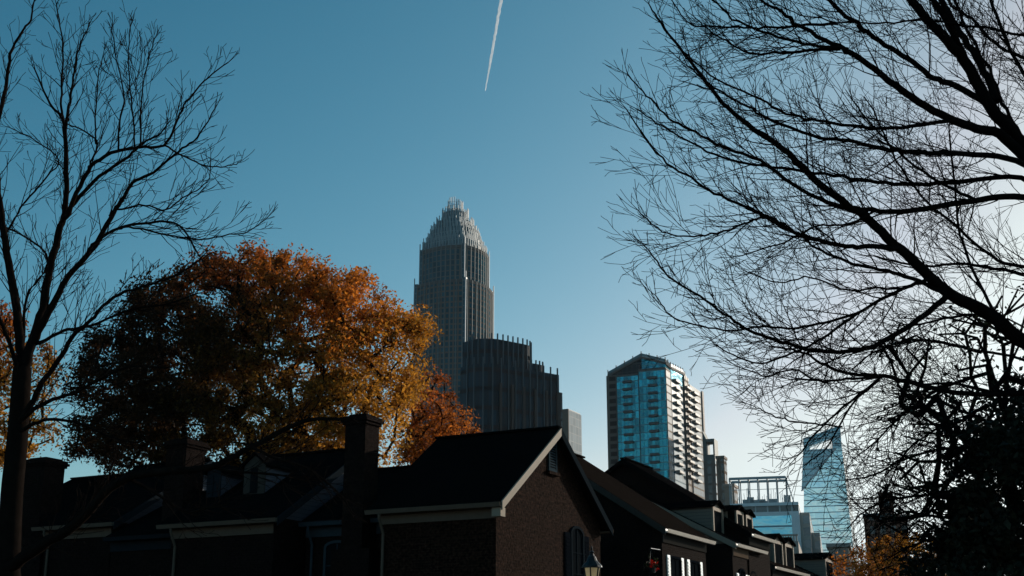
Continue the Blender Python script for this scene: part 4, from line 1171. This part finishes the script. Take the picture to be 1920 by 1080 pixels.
def bare_left():
    rnd = random.Random(31)
    base = P(20, 900, 17.0)
    root = thing('bare_tree', 'bare tree with dark forking trunk and upright shoots at the left edge', 'tree', (base.x, base.y, 0))
    prm = dict(seg=.17, wig=.10, up=.10, rmin=.0038, max=3, kids=1, prob=.66)
    wood, twig = MB(), MB()
    tr = catmull([Vector((base.x - .12, base.y, -.1)), P(12, 1150, 17), P(16, 1060, 17), P(22, 930, 17), P(32, 830, 17), P(38, 750, 17), P(42, 690, 17)], 4)
    wood.tube(tr, [.165 - .04 * (i / (len(tr) - 1)) for i in range(len(tr))], 10)
    trunk = wood.build('trunk', M['barkwarm'], None, True); fix_parent(trunk, root); wood = MB()
    Ls = [
     ([(42, 700), (38, 650), (31, 580), (20, 513), (4, 416), (-4, 350), (-8, 280), (0, 210), (12, 156), (23, 89), (54, 43), (62, 8)], 17, 17.5, 26, 3),
     ([(42, 700), (53, 664), (76, 593), (93, 504), (111, 433), (121, 400), (124, 323), (122, 253), (115, 218), (93, 194), (66, 132)], 17, 16.5, 28, 3),
     ([(122, 253), (128, 210), (136, 156), (145, 101), (167, 47)], 16.6, 16.4, 9, 2.5),
     ([(118, 225), (115, 195), (117, 140), (117, 78), (106, 8)], 16.6, 16.8, 7, 2.5),
     ([(58, 650), (67, 633), (102, 567), (129, 518), (178, 460), (213, 398), (233, 369), (249, 342), (288, 323), (334, 284), (369, 257), (404, 202)], 17, 15.5, 20, 2.5),
     ([(119, 412), (128, 400), (156, 338), (179, 303), (218, 284), (264, 276), (307, 272), (331, 229), (350, 191), (381, 152), (428, 117)], 16.6, 15.6, 13, 2.5),
     ([(121, 410), (132, 389), (187, 331), (241, 292), (270, 268), (300, 250), (318, 228)], 16.6, 16.2, 12, 2.5),
     ([(165, 475), (178, 455), (222, 429), (289, 415), (338, 424), (369, 473), (385, 500)], 16.3, 15.8, 10, 2.5),
     ([(222, 429), (249, 426), (302, 438), (369, 449), (422, 442), (467, 433), (502, 407)], 16, 15.4, 6, 2),
     ([(35, 800), (53, 767), (80, 718), (111, 673), (138, 629), (169, 602), (213, 558), (276, 536), (338, 513), (380, 480)], 17, 15.5, 18, 3),
     ([(62, 645), (84, 638), (120, 620), (169, 611), (249, 580), (311, 571), (370, 550)], 17, 16, 11, 3),
     ([(30, 805), (49, 780), (89, 753), (142, 736), (200, 704), (249, 687), (310, 690)], 17, 16, 14, 3),
     ([(28, 820), (49, 802), (89, 787), (147, 793), (200, 816), (250, 830)], 17, 16.3, 12, 3),
     ([(38, 720), (31, 687), (9, 620), (-6, 590), (-30, 540)], 17, 16.5, 14, 5),
     ([(44, 680), (44, 647), (49, 558), (89, 500), (76, 464), (18, 429), (-20, 420)], 17, 17.6, 9, 3),
     ([(222, 280), (226, 214), (233, 179), (218, 109), (210, 50)], 16.1, 16, 5, 2),
     ([(253, 280), (249, 218), (241, 132), (245, 47)], 16, 16, 5, 2),
     ([(264, 274), (264, 202), (272, 140), (288, 74)], 15.9, 15.8, 5, 2),
     ([(165, 320), (171, 303), (183, 268), (163, 249), (128, 233)], 16.4, 16.2, 6, 3),
     ([(180, 270), (179, 233), (183, 156), (194, 101)], 16.3, 16.6, 5, 2),
     ([(307, 272), (350, 296), (389, 311), (428, 311), (451, 303)], 15.8, 15.6, 5, 2),
     ([(205, 405), (218, 393), (272, 385), (311, 393), (350, 366), (389, 342), (395, 300)], 16, 15.6, 6, 2),
     ([(10, 440), (40, 390), (80, 340), (110, 300), (60, 260), (20, 240)], 17.4, 17.8, 6, 2),
     ([(12, 1070), (63, 1032), (142, 982), (220, 904), (299, 885), (394, 876), (470, 838), (552, 797), (590, 786), (660, 786)], 17, 14.5, 32, 6),
     ([(240, 896), (300, 930), (350, 960), (400, 950), (470, 960)], 16.2, 15.6, 9, 3),
     ([(470, 838), (520, 860), (580, 880), (640, 930), (660, 960)], 15.2, 15, 8, 3),
     ([(394, 876), (450, 885), (520, 890), (600, 910)], 15.6, 15.2, 8, 3),
     ([(110, 1000), (170, 940), (200, 900), (215, 860)], 16.6, 16.8, 7, 3),
    ]
    for tr_, y0, y1, w0, w1 in Ls:
        limb(wood, twig, tr_, y0, y1, w0 * .8, w1 * .9, rnd, prm, spawn=.095, klen=.7, tstart=.12)
    o = wood.build('bough', M['barkwarm'], None, True); fix_parent(o, root)
    o = twig.build('twigs', M['barkwarm'], None, True); fix_parent(o, root)
bare_left()

# dark leafy tree that fills the lower right corner
def dark_tree():
    rnd = random.Random(41); rng = np.random.default_rng(41)
    base = P(1990, 900, 17.5)
    root = thing('dense_tree', 'dense nearly black leafy tree filling the lower right corner', 'tree', (base.x, base.y, 0))
    core = [(1795, 890), (1840, 800), (1880, 740), (1960, 680), (2200, 600), (2400, 700), (2450, 1250), (1660, 1250), (1690, 1120), (1775, 1000)]
    outer = [(1650, 610), (1690, 590), (1740, 600), (1800, 560), (1870, 545), (1960, 530), (2150, 520), (2250, 700), (1900, 800), (1800, 880), (1770, 960), (1700, 1000), (1640, 1010), (1660, 900), (1650, 800), (1680, 740), (1640, 660)]
    pts = crown_points(core, 460, 17.5, 2.6, rnd) ; po = crown_points(outer, 260, 17.0, 2.2, rnd)
    wood, twig = MB(), MB(); b = base.copy(); b.z = -.1
    skeleton(b, P(1985, 980, 17.5), [p[2] for p in pts + po], .22, .007, rnd, wood, twig)
    prm = dict(seg=.16, wig=.16, up=.0, rmin=.0032, max=3, kids=1, prob=.7)
    bough = MB()
    for tr_ in ([(1850, 760), (1800, 790), (1760, 803), (1694, 852), (1658, 933)], [(1880, 840), (1780, 840), (1700, 860), (1640, 890), (1590, 900)],
                [(1860, 900), (1760, 925), (1680, 935), (1620, 960), (1590, 990)], [(1850, 700), (1760, 730), (1690, 780), (1640, 830), (1600, 860)],
                [(1840, 660), (1750, 640), (1700, 640), (1640, 660), (1600, 690)], [(1870, 950), (1780, 970), (1700, 960), (1650, 975), (1600, 940)],
                [(1900, 980), (1800, 1000), (1720, 1020), (1660, 1050)], [(1880, 800), (1800, 770), (1730, 740), (1680, 760), (1630, 780)],
                [(1870, 600), (1820, 590), (1760, 600), (1710, 610), (1670, 600)]):
        limb(bough, twig, tr_, 17.2, 16.2, 8, 2, rnd, prm, spawn=.065, klen=1.1, tstart=.05)
    for m, nm in ((wood, 'trunk'), (bough, 'bough'), (twig, 'twigs')): fix_parent(m.build(nm, M['bark'], None, True), root)
    lf = leafmat('dark_green_leaf', .25)
    cf = lambda px, r, n, k: np.array([.016, .02, .010]) * r.uniform(.4, 1.4, (n, 1))
    a = leaves(pts, 230, .42, .05, cf, rng, 'crown', lf, None); fix_parent(a, root)
    b_ = leaves(po, 6, .3, .035, cf, rng, 'sparse_foliage', lf, None); fix_parent(b_, root)
dark_tree()
